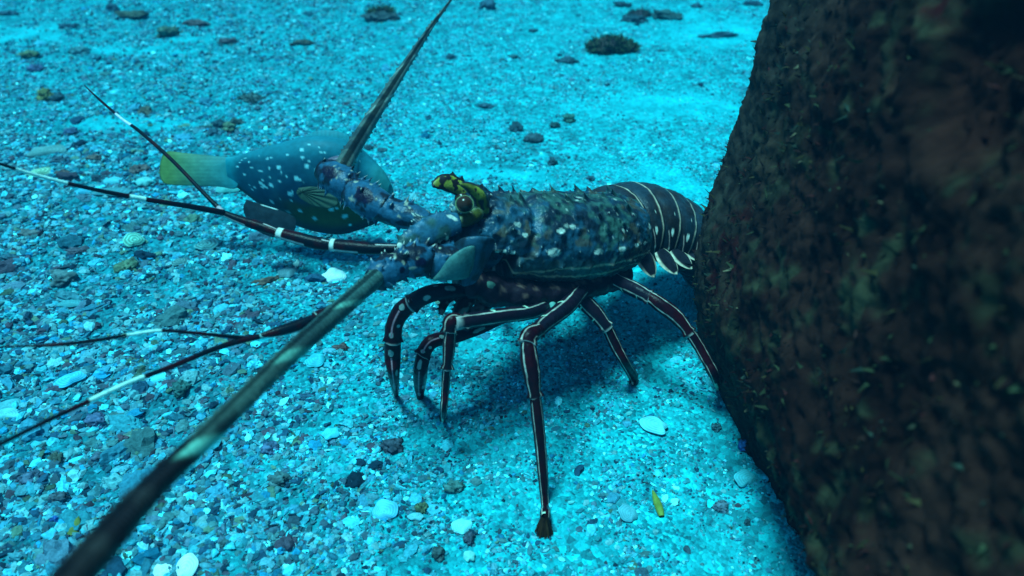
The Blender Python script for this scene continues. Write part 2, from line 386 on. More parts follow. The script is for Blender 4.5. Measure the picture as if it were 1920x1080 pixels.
def car_disp(p, u, t):
    td = np.degrees(t)
    groove = -.0035 * np.exp(-((u - .33 - .04 * np.cos(t)) / .02) ** 2) * (np.abs(td) < 90)
    red = -.010 * sstep(86, 90, td) * (1 - sstep(134, 138, td)) * (1 - sstep(.28, .30, u)) * sstep(.06, .09, u)
    return groove + red + .0008 * (fbm(p, 420, 2, 9) - .5) * 2 + .0012 * (fbm(p, 150, 3, 4) - .5) * 2 + .002 * (fbm(p, 45, 2, 6) - .5) * 2
carapace = loft('carapace', rows(car), car_col, M_shell, LOB, UP, nu=300, ntt=220, bumps=sp, disp=car_disp, low=.92)

# under-body (sternum with the leg sockets)
ub = [(860, 520, .535, 30, 26), (930, 545, .548, 40, 26), (1020, 540, .572, 44, 28), (1100, 525, .596, 44, 28), (1160, 505, .618, 36, 26)]
def ub_col(u, t, p, k):
    n = fbm(p, 260, 2, 31); c = lerp(DEEP * .5 + RED * .4, np.array([.12, .07, .06]), sstep(.62, .72, n)); return c
loft('sternum', rows(ub), ub_col, M_shell, LOB, UP, nu=80, ntt=48, disp=lambda p, u, t: .002 * (fbm(p, 160, 2, 6) - .5) * 2 + .0018 * np.abs(np.sin(u * 22)))

# abdomen: six rings that overlap like roof tiles, each with a side lobe
ab = [(1128, 432, .628, 80, 74), (1162, 425, .640, 86, 76), (1198, 424, .650, 88, 78), (1232, 432, .660, 88, 76), (1262, 446, .670, 84, 73), (1288, 466, .680, 78, 66), (1306, 492, .690, 70, 58), (1314, 522, .698, 60, 46)]
abm = catmull(rows(ab), 8 * 40)
refs = []
for s in range(8):
    i0, i1 = int(s * 38), min(int(s * 38 + 44), 319)
    seg = abm[np.linspace(i0, i1, 6).astype(int)].copy()
    prof = np.array([.93, .985, 1.02, 1.03, 1.035, 1.0]); seg[:, 3] *= prof; seg[:, 4] *= prof
    T = seg[-1, :3] - seg[0, :3]; T /= np.linalg.norm(T); ref = np.array([0.05, 0, 1.0]) + np.array([.5, .1, 0]) * (s / 6)
    def ab_col(u, t, p, k, s=s):
        n = fbm(p, 70, 3, 60 + s); c = lerp(np.array([.010, .022, .032]), np.array([.012, .010, .010]), sstep(.35, .65, n))
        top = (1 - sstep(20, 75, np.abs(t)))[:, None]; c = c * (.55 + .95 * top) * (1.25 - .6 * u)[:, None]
        wob = .86 + .014 * np.sin(t * .12 + s)
        ln = np.exp(-((u - wob) / .042) ** 2); c = c * (1 - ln[:, None]) + np.array([.55, .46, .34]) * ln[:, None]
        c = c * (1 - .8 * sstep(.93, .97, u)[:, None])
        ln2 = np.exp(-((u - .42 - (t - 75) * .008) / .02) ** 2) * (t > 62) * (t < 105); c = c * (1 - .8 * ln2[:, None]) + np.array([.45, .36, .33]) * .8 * ln2[:, None]
        for (su, st, sr) in ((.5, 62, .085), (.5, 84, .055), (.62, 40, .03)):
            d = np.sqrt(((u - su) * 1.0) ** 2 + ((t - st) / 62.) ** 2); m = (1 - sstep(sr * .7, sr, d)) * 1.0; c = c * (1 - m[:, None]) + PALE * m[:, None]
        return c
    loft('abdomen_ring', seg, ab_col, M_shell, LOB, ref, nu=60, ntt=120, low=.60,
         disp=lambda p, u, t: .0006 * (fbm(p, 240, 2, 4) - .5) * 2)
# side lobes (pleura): rimmed pointed plates hanging from each ring, on both flanks
def blade(name, base, tip, width, mat, parent, colour, rim, thick=.0016, side=None, n=18, curve=0.0, bulge=1.0):
    base, tip = np.array(base), np.array(tip); ax = tip - base; L = np.linalg.norm(ax); ax = ax / L
    side = np.array(side, float); side -= side.dot(ax) * ax; side /= np.linalg.norm(side); nn = np.cross(ax, side)
    V, C, Fc = [], [], []; m = 13
    for a in range(n + 1):
        u = a / n; wv = width * (math.sin(math.pi * min(.5 + .5 * u, 1)) ** .75 if bulge == 0 else (math.sin(math.pi * (.18 + .82 * u)) ** .7))
        for sg in (1, -1):
            for b in range(m):
                v = b / (m - 1) * 2 - 1
                q = base + ax * (u * L) + side * (v * wv + curve * L * u * u) + nn * (sg * thick * (1 - v * v) * (1 - .7 * u) + .3 * wv * (1 - v * v) * .25)
                V.append(q); edge = (abs(v) > .80 or u > .94); C.append(rim if edge else colour)
    k = 2 * m
    for a in range(n):
        for b in range(m - 1):
            o0 = a * k + b; Fc.append([o0, o0 + 1, o0 + 1 + k, o0 + k]); o1 = a * k + m + b; Fc.append([o1, o1 + k, o1 + k + 1, o1 + 1])
    return mesh(name, V, Fc, mat, parent, colors=np.array(C))
for (bx, by, tx, ty, dd, wpx) in ((1200, 468, 1228, 520, .602, 15), (1236, 470, 1271, 514, .612, 15), (1262, 468, 1299, 504, .622, 14), (1285, 468, 1316, 490, .634, 11), (1180, 452, 1193, 490, .590, 9)):
    hw = wpx * dd / FPX
    blade('pleuron', P(bx, by, dd + .004), P(tx, ty, dd), hw * 1.7, M_shell, LOB, np.array([.012, .012, .018]), np.array([.62, .55, .42]), side=P(bx + 20, by + 2, dd + .01) - P(bx, by, dd + .004), curve=-.05)
    b2, t2 = P(bx, by, dd + .004) + np.array([.015, .052, -.006]), P(tx, ty, dd) + np.array([.015, .052, -.006])
    blade('pleuron', b2, t2, hw * 1.7, M_shell, LOB, np.array([.012, .012, .018]), np.array([.42, .40, .34]), side=(1, .2, 0), curve=-.05)
# tail fan folded to the sand behind the rock
tf = np.array(abm[-1, :3])
for k, an in enumerate((-20, -6, 8, 22, 36)):
    d_ = np.array([math.cos(math.radians(an)), math.sin(math.radians(an)), -.30]); d_ /= np.linalg.norm(d_)
    blade('tail_fan_blade', tf + np.array([0, .01, -.004]), tf + d_ * .05 + np.array([0, .01, -.006]), .014, M_shell, LOB, DEEP, PALE * .6, side=(-d_[1], d_[0], 0))

# head
hd = [(770, 448, .518, 16, 12), (800, 442, .522, 34, 30), (840, 440, .532, 52, 44), (872, 442, .542, 64, 54), (900, 444, .552, 72, 60)]
def hd_col(u, t, p, k):
    n = fbm(p, 90, 3, 13); c = lerp(np.array([.014, .075, .125]), np.array([.008, .020, .032]), sstep(.42, .60, n))
    m = sstep(.5, .8, vnoise(p, 200, 3)) * .4; c = c * (1 - m[:, None]) + TEAL * m[:, None]
    c = np.where(k[:, None] > .7, np.where(vnoise(p, 120, 2)[:, None] > .5, PALE, DEEP * .5), c); return c
hb = [(rng.uniform(.1, .95), rng.uniform(-80, 120), rng.uniform(.0015, .004), rng.uniform(.002, .0032), -.7) for _ in range(70)]
loft('head', rows(hd), hd_col, M_shell, LOB, UP, nu=120, ntt=110, bumps=hb, disp=lambda p, u, t: .0012 * (fbm(p, 120, 3, 2) - .5) * 2)
# cheek plate behind the near antenna, rimmed with beads
ck = [(850, 470, .512, 6, 20), (868, 480, .510, 14, 48), (886, 488, .511, 14, 56), (902, 494, .515, 9, 50), (909, 498, .519, 1, 24)]
def ck_col(u, t, p, k):
    c = lerp(np.array([.014, .065, .11]), np.array([.008, .020, .030]), sstep(.42, .6, fbm(p, 130, 3, 3)))  # mottled blue, darkened with the shade under the head plate painted in
    c = np.where(((u > .93) & (np.sin(t * .55) > .2))[:, None], PALE, c); return c
loft('cheek_plate', rows(ck), ck_col, M_shell, LOB, np.array([0, 0, 1.]), nu=60, ntt=90)

# frontal horns, yellow green inside a black rim, with the stalked eye below
YG = np.array([.13, .15, .020]); YG2 = np.array([.34, .38, .05]); BK = np.array([.012, .008, .008])
def horn(hz, r, seed, dark):
    def hc(u, t, p, k):
        n = fbm(p, 160, 3, 8 + seed); c = lerp(YG * dark, YG2 * dark, sstep(.4, .62, n))
        c = np.where(((np.abs(t) + 26 * (fbm(p, 300, 2, 6) - .5) > 48) | (u > .93))[:, None], BK, c)
        c = np.where(((fbm(p, 260, 2, 5) > .58) & (u < .8))[:, None], BK * 1.5, c); return c
    return loft('frontal_horn', rows(hz), hc, M_shell, LOB, r, nu=70, ntt=60, bumps=[(.15, 100, .003, .003, .3), (.3, 110, .003, .003, .3), (.45, 100, .0025, .003, .3), (.1, 60, .002, .002, 0)])
hz1 = [(904, 418, .532, 9, 10), (906, 392, .526, 13, 14), (898, 366, .519, 14, 16), (880, 351, .513, 10, 13), (866, 346, .509, 4, 6), (860, 346, .508, 1, 2)]
hz2 = [(884, 378, .548, 12, 9), (868, 358, .545, 15, 10), (850, 346, .541, 17, 10), (832, 342, .537, 16, 9), (818, 346, .533, 10, 6), (812, 350, .531, 3, 2)]
horn(hz1, camref(hz1), 0, .7); horn(hz2, camref(hz2) + np.array([-.1, -.1, .1]), 4, 1.0)
# eye socket plate
so = [(905, 385, .532, 6, 10), (893, 400, .523, 14, 15), (872, 412, .520, 14, 15), (848, 418, .520, 7, 12), (838, 418, .522, 2, 4)]
def so_col(u, t, p, k):
    c = lerp(YG * .5, np.array([.30, .42, .22]), sstep(.35, .65, fbm(p, 140, 2, 4))); c = np.where((np.abs(t) > 84)[:, None], BK, c); return c
loft('eye_socket', rows(so), so_col, M_shell, LOB, camref(so), nu=50, ntt=50)
def ball(name, c, r, mat, parent, colour, tmpl=None):
    v, f = tmpl or ICO3; V = v * np.asarray(r) + np.asarray(c)
    return mesh(name, V, f, mat, parent, colors=np.repeat(np.array([colour], float), len(V), 0))
for off in (np.zeros(3), np.array([-.004, .036, -.016])):
    st = [(852, 398, .524, 8), (862, 390, .516, 9), (868, 384, .512, 9)]
    R = np.array(rows(st)); R[:, :3] += off
    def st_col(u, t, p, k): return lerp(np.array([.25, .45, .42]), np.array([.10, .25, .28]), sstep(.4, .6, fbm(p, 200, 2, 3)))
    loft('eye_stalk', R, st_col, M_shell, LOB, (0, 0, 1), nu=20, ntt=24)
    e = ball('eye', P(871, 382, .507) + off, .0052, M_eye, LOB, (.035, .016, .008))
    ring = P(871, 382, .507) + off
# pale ring round the near eye
th = np.linspace(0, 2 * np.pi, 33); ec = P(871, 383, .5065); vr = camref([(871, 382, .507)]); a1 = np.cross(vr, (0, 0, 1)); a1 /= np.linalg.norm(a1); a2 = np.cross(vr, a1)
ringc = [[*(ec + a1 * .0056 * math.cos(a) + a2 * .0052 * math.sin(a)), .0005] for a in th]
loft('eye_ring', ringc, const((.16, .24, .12)), M_shell, LOB, vr, nu=66, ntt=10, caps=False)
# antennular plate (broad blue beak between the antennae)
pl = [(858, 418, .515, 20, 14), (825, 425, .508, 26, 12), (790, 440, .502, 24, 10), (760, 455, .498, 16, 8), (745, 463, .496, 5, 4)]
def pl_col(u, t, p, k):
    n = fbm(p, 100, 3, 17); c = lerp(np.array([.02, .10, .17]), np.array([.025, .08, .08]), sstep(.42, .6, n)); c = np.where((vnoise(p, 260, 9) > .78)[:, None], PALE, c)
    c = np.where((np.abs(t) > 80)[:, None], DEEP, c); return c
loft('antennular_plate', rows(pl), pl_col, M_shell, LOB, camref(pl), nu=60, ntt=48, bumps=[(rng.uniform(.1, .9), rng.choice([-75, 75]) + rng.uniform(-20, 20), .002, .002, .3) for _ in range(14)])

# antennae
def ped(name, pts, parent, seed, spots, spin=9):
    r2 = np.random.default_rng(seed)
    def cc(u, t, p, k):
        n = fbm(p, 120, 4, seed); c = lerp(np.array([.013, .078, .145]), np.array([.005, .009, .018]), sstep(.44, .56, n)); n5 = fbm(p, 200, 3, seed + 9); cr = sstep(.66, .74, n5)[:, None]; c = c * (1 - cr) + np.array([.28, .30, .24]) * cr
        c = np.where((np.abs(t) > 95)[:, None], np.array([.05, .015, .03]), c)
        e = (sstep(.90, .97, u) + 1 - sstep(.02, .08, u))[:, None].clip(0, 1); c = c * (1 - e * .85) + DEEP * .4 * e * .85
        for (su, st, sr) in spots:
            d = np.sqrt((u - su) ** 2 + ((t - st) / 120.) ** 2) + .05 * (vnoise(p, 500, 3) - .5); m = (1 - sstep(sr * .8, sr, d))[:, None]; c = c * (1 - m) + np.array([.004, .004, .02]) * m
        c = np.where((k > .72)[:, None], np.where(vnoise(p, 100, seed)[:, None] > .4, PALE, DEEP * .4), c)
        return c
    bs = [(r2.uniform(.08, .95), r2.choice([-85, 85, 70, -70, 30]) + r2.uniform(-14, 14), r2.uniform(.0025, .005), r2.uniform(.0018, .0026), -.5) for _ in range(spin)]
    return loft(name, rows(pts), cc, M_shell, parent, camref(pts), nu=90, ntt=72, bumps=bs, disp=lambda p, u, t: .0007 * (fbm(p, 200, 3, seed) - .5) * 2)
A1 = empty('antenna', tuple(P(860, 500, .515))); A1.parent = LOB; A1.location = tuple(P(860, 500, .515) - np.array(LOB.location))
ped('peduncle_segment', [(868, 492, .518, 32), (850, 490, .512, 34), (825, 492, .507, 32), (800, 496, .503, 27)], A1, 3, [(.25, 5, .10)], 8)
ped('peduncle_segment', [(808, 488, .505, 24), (788, 488, .500, 31), (765, 492, .496, 30), (748, 500, .493, 24)], A1, 4, [(.5, -10, .16), (.8, 25, .1)], 14)
ped('peduncle_segment', [(757, 496, .493, 22), (738, 502, .489, 29), (718, 512, .485, 28), (700, 526, .480, 21)], A1, 5, [(.3, -20, .12)], 14)
# pale green joint skin below the peduncle
pg = [(812, 524, .500, 2, 2), (832, 516, .499, 8, 13), (858, 502, .498, 11, 30), (876, 492, .500, 8, 34), (885, 490, .503, 4, 26), (888, 489, .505, 1, 8)]
loft('joint_skin', rows(pg), lambda u, t, p, k: lerp(np.array([.05, .15, .15]), np.array([.08, .22, .20]), sstep(.3, .7, fbm(p, 90, 2, 3))), M_leg, A1, (0, 0, 1), nu=40, ntt=40)
fl = [(712, 514, .484, 16), (640, 578, .428, 17.5), (562, 647, .380, 18), (482, 724, .337, 18.5), (393, 813, .300, 20.5), (300, 899, .264, 23.5), (200, 1010, .228, 31), (130, 1090, .205, 35), (40, 1190, .180, 38)]
def fl_col(u, t, p, k):
    n = fbm(p, 60, 3, 23); c = lerp(np.array([.018, .028, .030]), np.array([.045, .085, .075]), sstep(.35, .65, n))
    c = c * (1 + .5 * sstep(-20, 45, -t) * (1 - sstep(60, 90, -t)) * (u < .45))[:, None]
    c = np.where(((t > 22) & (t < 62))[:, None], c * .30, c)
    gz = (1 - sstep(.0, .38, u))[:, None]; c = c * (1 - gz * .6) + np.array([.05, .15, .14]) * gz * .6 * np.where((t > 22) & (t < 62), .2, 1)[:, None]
    c = np.where(((u > .55))[:, None], c * np.array([.8, .38, .42]), c)
    for (bu, bw) in ((.555, .028), (.30, .022), (.13, .012)):
        m = np.exp(-((u - bu - .0006 * t) / bw) ** 4)[:, None] * sstep(-35, -20, -t)[:, None]; c = c * (1 - m) + np.array([.16, .50, .40]) * m * (1 if bu > .5 else .6) + c * m * (0 if bu > .5 else .4)
    return c
flr = rows(fl)
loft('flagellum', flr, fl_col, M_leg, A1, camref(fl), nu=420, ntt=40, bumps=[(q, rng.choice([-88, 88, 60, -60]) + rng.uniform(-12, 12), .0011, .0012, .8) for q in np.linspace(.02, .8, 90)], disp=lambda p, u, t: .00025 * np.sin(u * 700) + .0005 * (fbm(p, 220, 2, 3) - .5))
A2 = empty('antenna', (0, 0, 0)); A2.parent = LOB; A2.location = tuple(P(790, 405, .535) - np.array(LOB.location))
ped('peduncle_segment', [(806, 418, .535, 16), (780, 408, .537, 24), (745, 400, .540, 27), (700, 386, .545, 24)], A2, 13, [(.5, -40, .12)], 10)
ped('peduncle_segment', [(728, 390, .541, 24), (705, 382, .544, 31), (680, 370, .548, 32), (655, 352, .552, 25)], A2, 14, [(.45, 10, .24)], 12)
ped('peduncle_segment', [(668, 356, .550, 22), (648, 345, .553, 30), (625, 330, .558, 30), (606, 318, .562, 22)], A2, 15, [(.55, 5, .20)], 14)
lb = [(610, 306, .560, 6), (635, 302, .560, 10), (655, 306, .560, 6)]
loft('flagellum_socket', rows(lb), const((.10, .09, .14)), M_shell, A2, camref(lb), nu=20, ntt=20)
f2 = [(640, 318, .556, 17), (652, 296, .562, 15.5), (688, 236, .585, 13.5), (733, 165, .615, 10.5), (777, 97, .65, 7), (811, 46, .68, 4.4), (845, 0, .71, 2.3), (868, -40, .74, 1.2)]
def f2_col(u, t, p, k):
    n = fbm(p, 120, 3, 29); c = lerp(np.array([.025, .05, .055]), np.array([.07, .11, .10]), sstep(.35, .65, n))
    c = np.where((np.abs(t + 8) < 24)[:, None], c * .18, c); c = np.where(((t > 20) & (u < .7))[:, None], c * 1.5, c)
    for bu in (.36, .52, .66, .8): c = np.where((np.abs(u - bu - .0008 * t) < .010)[:, None], c * 2.2, c)
    return c
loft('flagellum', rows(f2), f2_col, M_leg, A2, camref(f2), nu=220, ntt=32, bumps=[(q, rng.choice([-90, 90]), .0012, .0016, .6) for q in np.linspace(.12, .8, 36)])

# antennules: thick dark stems that fork into two thin whips with white bands
def band(bands, base=RED):
    def f(u, t, p, k):
        c = lerp(base * .8, DEEP * .35, sstep(.3, .6, fbm(p, 150, 2, 3)))
        for (a, b, cc) in bands: c = np.where(((u > a) & (u < b))[:, None], np.array(cc), c)
        return c
    return f
W = (.40, .75, .70)
N1 = empty('antennule'); N1.parent = LOB; N1.location = tuple(P(730, 465, .500) - np.array(LOB.location))
s1 = [(745, 466, .502, 9), (700, 466, .502, 11), (660, 463, .503, 12.5), (620, 459, .505, 12)]
s2 = [(625, 460, .505, 9), (600, 457, .505, 12), (560, 447, .506, 12), (520, 436, .508, 10)]
s3 = [(527, 438, .508, 7), (490, 425, .510, 9.5), (450, 412, .512, 8), (415, 398, .514, 5.5)]
for q, bands in ((s1, [(.93, 1, (.5, .6, .55))]), (s2, [(.90, 1, (.5, .6, .55))]), (s3, [(.95, 1, (.3, .3, .3))])):
    def sc(u, t, p, k, bands=bands):
        c = band(bands)(u, t, p, k); ln = ((t > -62) & (t < -40) & (u > .55)) | ((t > 40) & (t < 50) & (u < .3)); return np.where(ln[:, None], np.array([.5, .5, .48]), c)
    loft('stem_segment', rows(q), sc, M_leg, N1, camref(q), nu=60, ntt=32)
def whip(pts, bands, parent):
    loft('whip', rows(pts), band(bands), M_leg, parent, camref(pts), nu=200, ntt=14)
whip([(418, 398, .514, 5), (380, 360, .52, 3.8), (320, 298, .535, 3.6), (260, 245, .55, 3.2), (230, 224, .56, 2.6), (190, 190, .575, 2.2), (158, 160, .59, .8)], [(0, .045, (.4, .35, .4)), (.565, .72, (.45, .55, .75))], N1)
whip([(420, 399, .513, 6), (350, 386, .50, 5.2), (280, 375, .488, 4.8), (200, 360, .474, 4.2), (120, 342, .46, 3.6), (40, 320, .445, 3.0), (-30, 296, .43, 2.4), (-110, 262, .415, .8)], [(.30, .355, W), (.56, .735, W)], N1)
N2 = empty('antennule'); N2.parent = LOB; N2.location = tuple(P(730, 500, .492) - np.array(LOB.location))
for q in ([(745, 495, .500, 10), (705, 530, .492, 12), (665, 560, .484, 12)], [(672, 556, .484, 9), (630, 580, .474, 12), (590, 597, .466, 12)], [(598, 594, .466, 8), (560, 610, .460, 11), (520, 622, .454, 9.5), (486, 630, .450, 3.5)]):
    loft('stem_segment', rows(q), lambda u, t, p, k: np.where(((t < -58) & (t > -80) & (u > .1))[:, None], np.array([.40, .32, .34]), band([(.96, 1, (.25, .4, .38))])(u, t, p, k)), M_leg, N2, camref(q), nu=50, ntt=28)
whip([(500, 628, .452, 4), (470, 634, .449, 4.5), (420, 630, .44, 3.6), (360, 624, .43, 3.6), (300, 620, .422, 3.2), (240, 628, .414, 3.0), (180, 638, .406, 3.8), (110, 646, .398, 3.8), (40, 649, .392, 2.2), (-20, 650, .386, .8)], [(0, .07, (.2, .42, .40)), (.44, .56, W)], N2)
whip([(500, 628, .452, 5), (455, 638, .446, 5.8), (400, 655, .436, 5.2), (320, 688, .42, 5), (240, 718, .404, 4.6), (150, 760, .386, 4.6), (70, 798, .37, 4.2), (-10, 838, .356, 4), (-80, 875, .345, 1)], [(0, .04, (.2, .42, .40)), (.455, .60, W)], N2)

# legs
def leg(segs, style, tuft=None, seed=0, flip=1):
    L = empty('leg'); L.parent = LOB
    q = segs[0][0]; L.location = tuple(P(q[0], q[1], q[2]) - np.array(LOB.location))
    for si, sg in enumerate(segs):
        last = si == len(segs) - 1
        def cc(u, t, p, k, si=si, last=last):
            n = fbm(p, 130, 3, seed + si); dark = np.array([.014, .0015, .004]); red = RED * .85; nav = np.array([.006, .010, .020])
            c = lerp(dark, red if style != 'far' else dark, sstep(.4, .65, n)); top = (u < .5) if si == 0 else (u < -1)
            if si == 0: c = c * .4 + nav * .6
            if style == 'spot':
                for (su, st, sr) in (((.30, 20, .10), (.66, -18, .075), (.50, 48, .045), (.9, 22, .06)) if si == 0 else ((.22, 14, .085), (.60, -30, .06), (.80, 10, .075))):
                    d = np.sqrt((u - su) ** 2 + ((t - st) / 290.) ** 2) + .03 * (vnoise(p, 400, 3) - .5); m = (1 - sstep(sr * .7, sr * .8, d))[:, None]; c = c * (1 - m) + np.array([.22, .33, .31]) * m
                ln = (np.abs(t - 8) < 7) & (u > .3) & (u < .85) & (si > 0)
                c = np.where(ln[:, None], np.array([.35, .20, .24]), c)
            else:
                wob = 3 * np.sin(u * 9 + seed)
                for tt, wd in ((-52, 4.6), (38, 5.6), (128, 5), (-140, 5)):
                    tt = tt * flip
                    f = 1.0 if tt < 0 else (sstep(.02, .06, u) * (1 - sstep(.90, .97, u)) if si else 1.0)
                    ln = np.exp(-(((t - tt - wob) / wd) ** 2)) * f; ln = sstep(.35, .6, ln)[:, None] if not np.isscalar(f) or True else ln
                    ln = ln * (.65 + .35 * sstep(.36, .5, vnoise(p, 190, 61 + si)))[:, None]; c = c * (1 - ln) + np.array([.46, .46, .40]) * ln
                if si == 0:
                    for bu in (.42, .72):
                        ln = ((np.abs(u - bu - .0004 * t) < .012) & (t * flip > 38) & (t * flip < 75))[:, None]; c = np.where(ln, np.array([.40, .60, .45]), c)
                if last:
                    m = ((u > .80) & (np.abs(t - 20) < 26 * (1.1 - 2.5 * np.abs(u - .9)) ))[:, None] & (u < .985)[:, None]; c = np.where(m, np.array([.42, .62, .46]), c)
            e = sstep(.95, .99, u)[:, None] * (0 if last else 1); c = c * (1 - e) + np.array([.35, .38, .36]) * e * .7 + c * .3 * e
            return c
        q = np.array(rows(sg)); q[:, 3:] *= .86
        bs = [] if last else [(.93, 60, .0022, .0026, .6), (.93, -70, .0024, .0026, .6), (.9, 175, .002, .0026, .6)]
        loft('leg_segment', q, cc, M_leg, L, camref(sg), nu=110, ntt=64, bumps=bs, disp=lambda p, u, t: .0003 * (fbm(p, 260, 2, 3) - .5) * 2)
    if tuft:
        tip = G(*tuft[0], z=-.001); nb = tuft[1]; V, Fc, C = [], [], []
        for k in range(nb):
            a = rng.uniform(0, 2 * math.pi); rr = rng.uniform(.2, 1) * tuft[3]; top = tip + np.array([0, 0, tuft[2]]) + np.array([math.cos(a), math.sin(a), 0]) * tuft[3] * .3
            bot = tip + np.array([math.cos(a) * rr, math.sin(a) * rr, rng.uniform(0, .004)]); sd = np.array([-math.sin(a), math.cos(a), 0]) * .0006
            i0 = len(V); V += [top - sd, top + sd, bot + sd, bot - sd]; Fc.append([i0, i0 + 1, i0 + 2, i0 + 3]); cc_ = np.array([.05, .024, .010]) * rng.uniform(.5, 1.6); C += [cc_] * 4
        mesh('foot_bristles', V, Fc, M_algae, L, colors=np.array(C), smooth=False)
    return L
def gd(px, py, extra=0.0): return GD(px, py) + extra
# near side
leg([[(870, 548, .532, 13), (835, 546, .522, 18), (800, 553, .520, 20), (770, 570, .524, 20)],
     [(782, 562, .521, 18), (756, 580, .528, 20), (740, 608, .534, 19), (736, 640, .540, 19)],
     [(737, 628, .537, 17), (736, 665, .548, 18), (738, 700, .556, 13), (743, 742, gd(743, 742), 5)]], 'spot', seed=3)
leg([[(1040, 566, .575, 14), (1000, 584, .545, 16), (940, 592, .525, 17), (852, 606, .505, 17)],
     [(862, 600, .508, 14), (846, 602, .506, 17), (842, 620, .508, 15)],
     [(845, 610, .507, 13), (842, 650, .513, 14), (838, 692, .520, 10)],
     [(838, 684, .519, 10), (835, 730, .529, 9), (832, 770, .536, 8), (831, 790, gd(831, 790), 4)]], 'line', seed=5, tuft=((831, 790), 40, .010, .004))
leg([[(1090, 545, .575, 16), (1065, 572, .555, 19), (1030, 600, .530, 19), (998, 628, .505, 17)],
     [(1010, 618, .510, 15), (993, 628, .500, 20), (988, 645, .497, 18)],
     [(990, 634, .498, 15), (992, 670, .498, 20), (998, 705, .500, 19), (1004, 748, .504, 12)],
     [(1003, 738, .503, 13), (1010, 800, .511, 13.5), (1017, 880, .520, 12), (1022, 945, .528, 9.5), (1022, 965, gd(1022, 985) - .004, 11), (1020, 1000, gd(1020, 1000), 7)]], 'line', seed=7, tuft=((1020, 1000), 200, .017, .0062))
leg([[(1070, 535, .585, 16), (1090, 560, .582, 18), (1115, 585, .582, 18), (1140, 618, .584, 13)],
     [(1136, 610, .584, 13), (1155, 650, .590, 12.5), (1172, 680, .596, 11), (1187, 706, gd(1187, 716) - .004, 11), (1188, 722, gd(1188, 722), 6)]], 'line', seed=9, flip=1, tuft=((1187, 720), 30, .008, .004))
leg([[(1135, 515, .600, 17), (1165, 530, .590, 17), (1195, 545, .580, 17), (1222, 560, .575, 14)],
     [(1214, 554, .576, 13), (1240, 572, .573, 17), (1270, 596, .572, 16), (1296, 628, .572, 11)],
     [(1290, 618, .572, 12), (1312, 652, .574, 12.5), (1328, 680, .574, 12), (1340, 705, .577, 11), (1347, 732, gd(1347, 732), 4)]], 'line', seed=11, tuft=((1347, 732), 14, .004, .003))
# far side
leg([[(1010, 575, .60, 12), (950, 592, .59, 14), (890, 618, .575, 15), (828, 640, .56, 13)],
     [(838, 632, .562, 14), (808, 642, .556, 16), (792, 665, .558, 16)],
     [(796, 652, .557, 14), (789, 690, .565, 16), (787, 722, gd(787, 748) - .012, 13), (788, 747, gd(788, 747), 7)]], 'spot', seed=13)
for k, (hx, hy, kx, ky, fx, fy) in enumerate(((930, 520, 905, 500, 880, 520), (985, 510, 990, 470, 1000, 520), (1060, 500, 1090, 450, 1110, 500), (1120, 490, 1150, 450, 1165, 505))):
    h0 = P(hx, hy, .62); kn = P(kx, ky, .70); ft = G(fx, fy, -.001); s = .0052
    Lg = empty('leg'); Lg.parent = LOB; Lg.location = tuple(h0 - np.array(LOB.location))
    m1 = (h0 + kn) / 2; m2 = (kn + ft) / 2
    pts = [[*h0, s], [*m1, s * 1.2], [*kn, s]]; kn2 = kn + (ft - kn) * .0
    pts2 = [[*kn, s], [*m2, s * .9], [*ft, s * .35]]
    loft('leg_segment', pts, band([], base=np.array([.03, .01, .02])), M_leg, Lg, (0, -1, .2), nu=30, ntt=20)
    loft('leg_segment', pts2, band([(.8, .95, (.4, .5, .4))], base=np.array([.03, .01, .02])), M_leg, Lg, (0, -1, .2), nu=30, ntt=20)
# mouth parts between the near legs
mp = [[(905, 545, .545, 12), (880, 560, .535, 14), (862, 585, .535, 13), (858, 610, .54, 6)],
      [(890, 540, .54, 14), (858, 548, .532, 13), (838, 562, .528, 9), (826, 590, .528, 5)],
      [(935, 550, .55, 11), (915, 568, .542, 12), (885, 590, .54, 10), (862, 600, .54, 5)]]
for k, q in enumerate(mp):
    loft('mouth_limb', rows(q), lambda u, t, p, k: lerp(RED * .5, np.array([.13, .10, .09]), sstep(.6, .68, vnoise(p, 260, 5))), M_leg, LOB, camref(q), nu=40, ntt=28,
         bumps=[(x, 90, .0022, .0016, .4) for x in np.linspace(.3, .9, 9)])
lf = [(905, 530, .535, 2), (918, 536, .533, 9, 6), (930, 544, .535, 8, 5), (950, 550, .54, 2)]
loft('gill_flap', rows(lf), const((.06, .16, .13)), M_leg, LOB, camref(lf), nu=24, ntt=20)
for (x, y) in ((985, 572), (1035, 570), (940, 560)):
    q = [(x, y - 6, .562, 9), (x, y + 2, .558, 7), (x + 1, y + 14, .556, .6)]
    loft('leg_socket_spur', rows(q), lambda u, t, p, k: lerp(np.array([.03, .08, .08]), np.array([.16, .45, .40]), sstep(.2, .6, u)), M_leg, LOB, camref(q), nu=16, ntt=16)

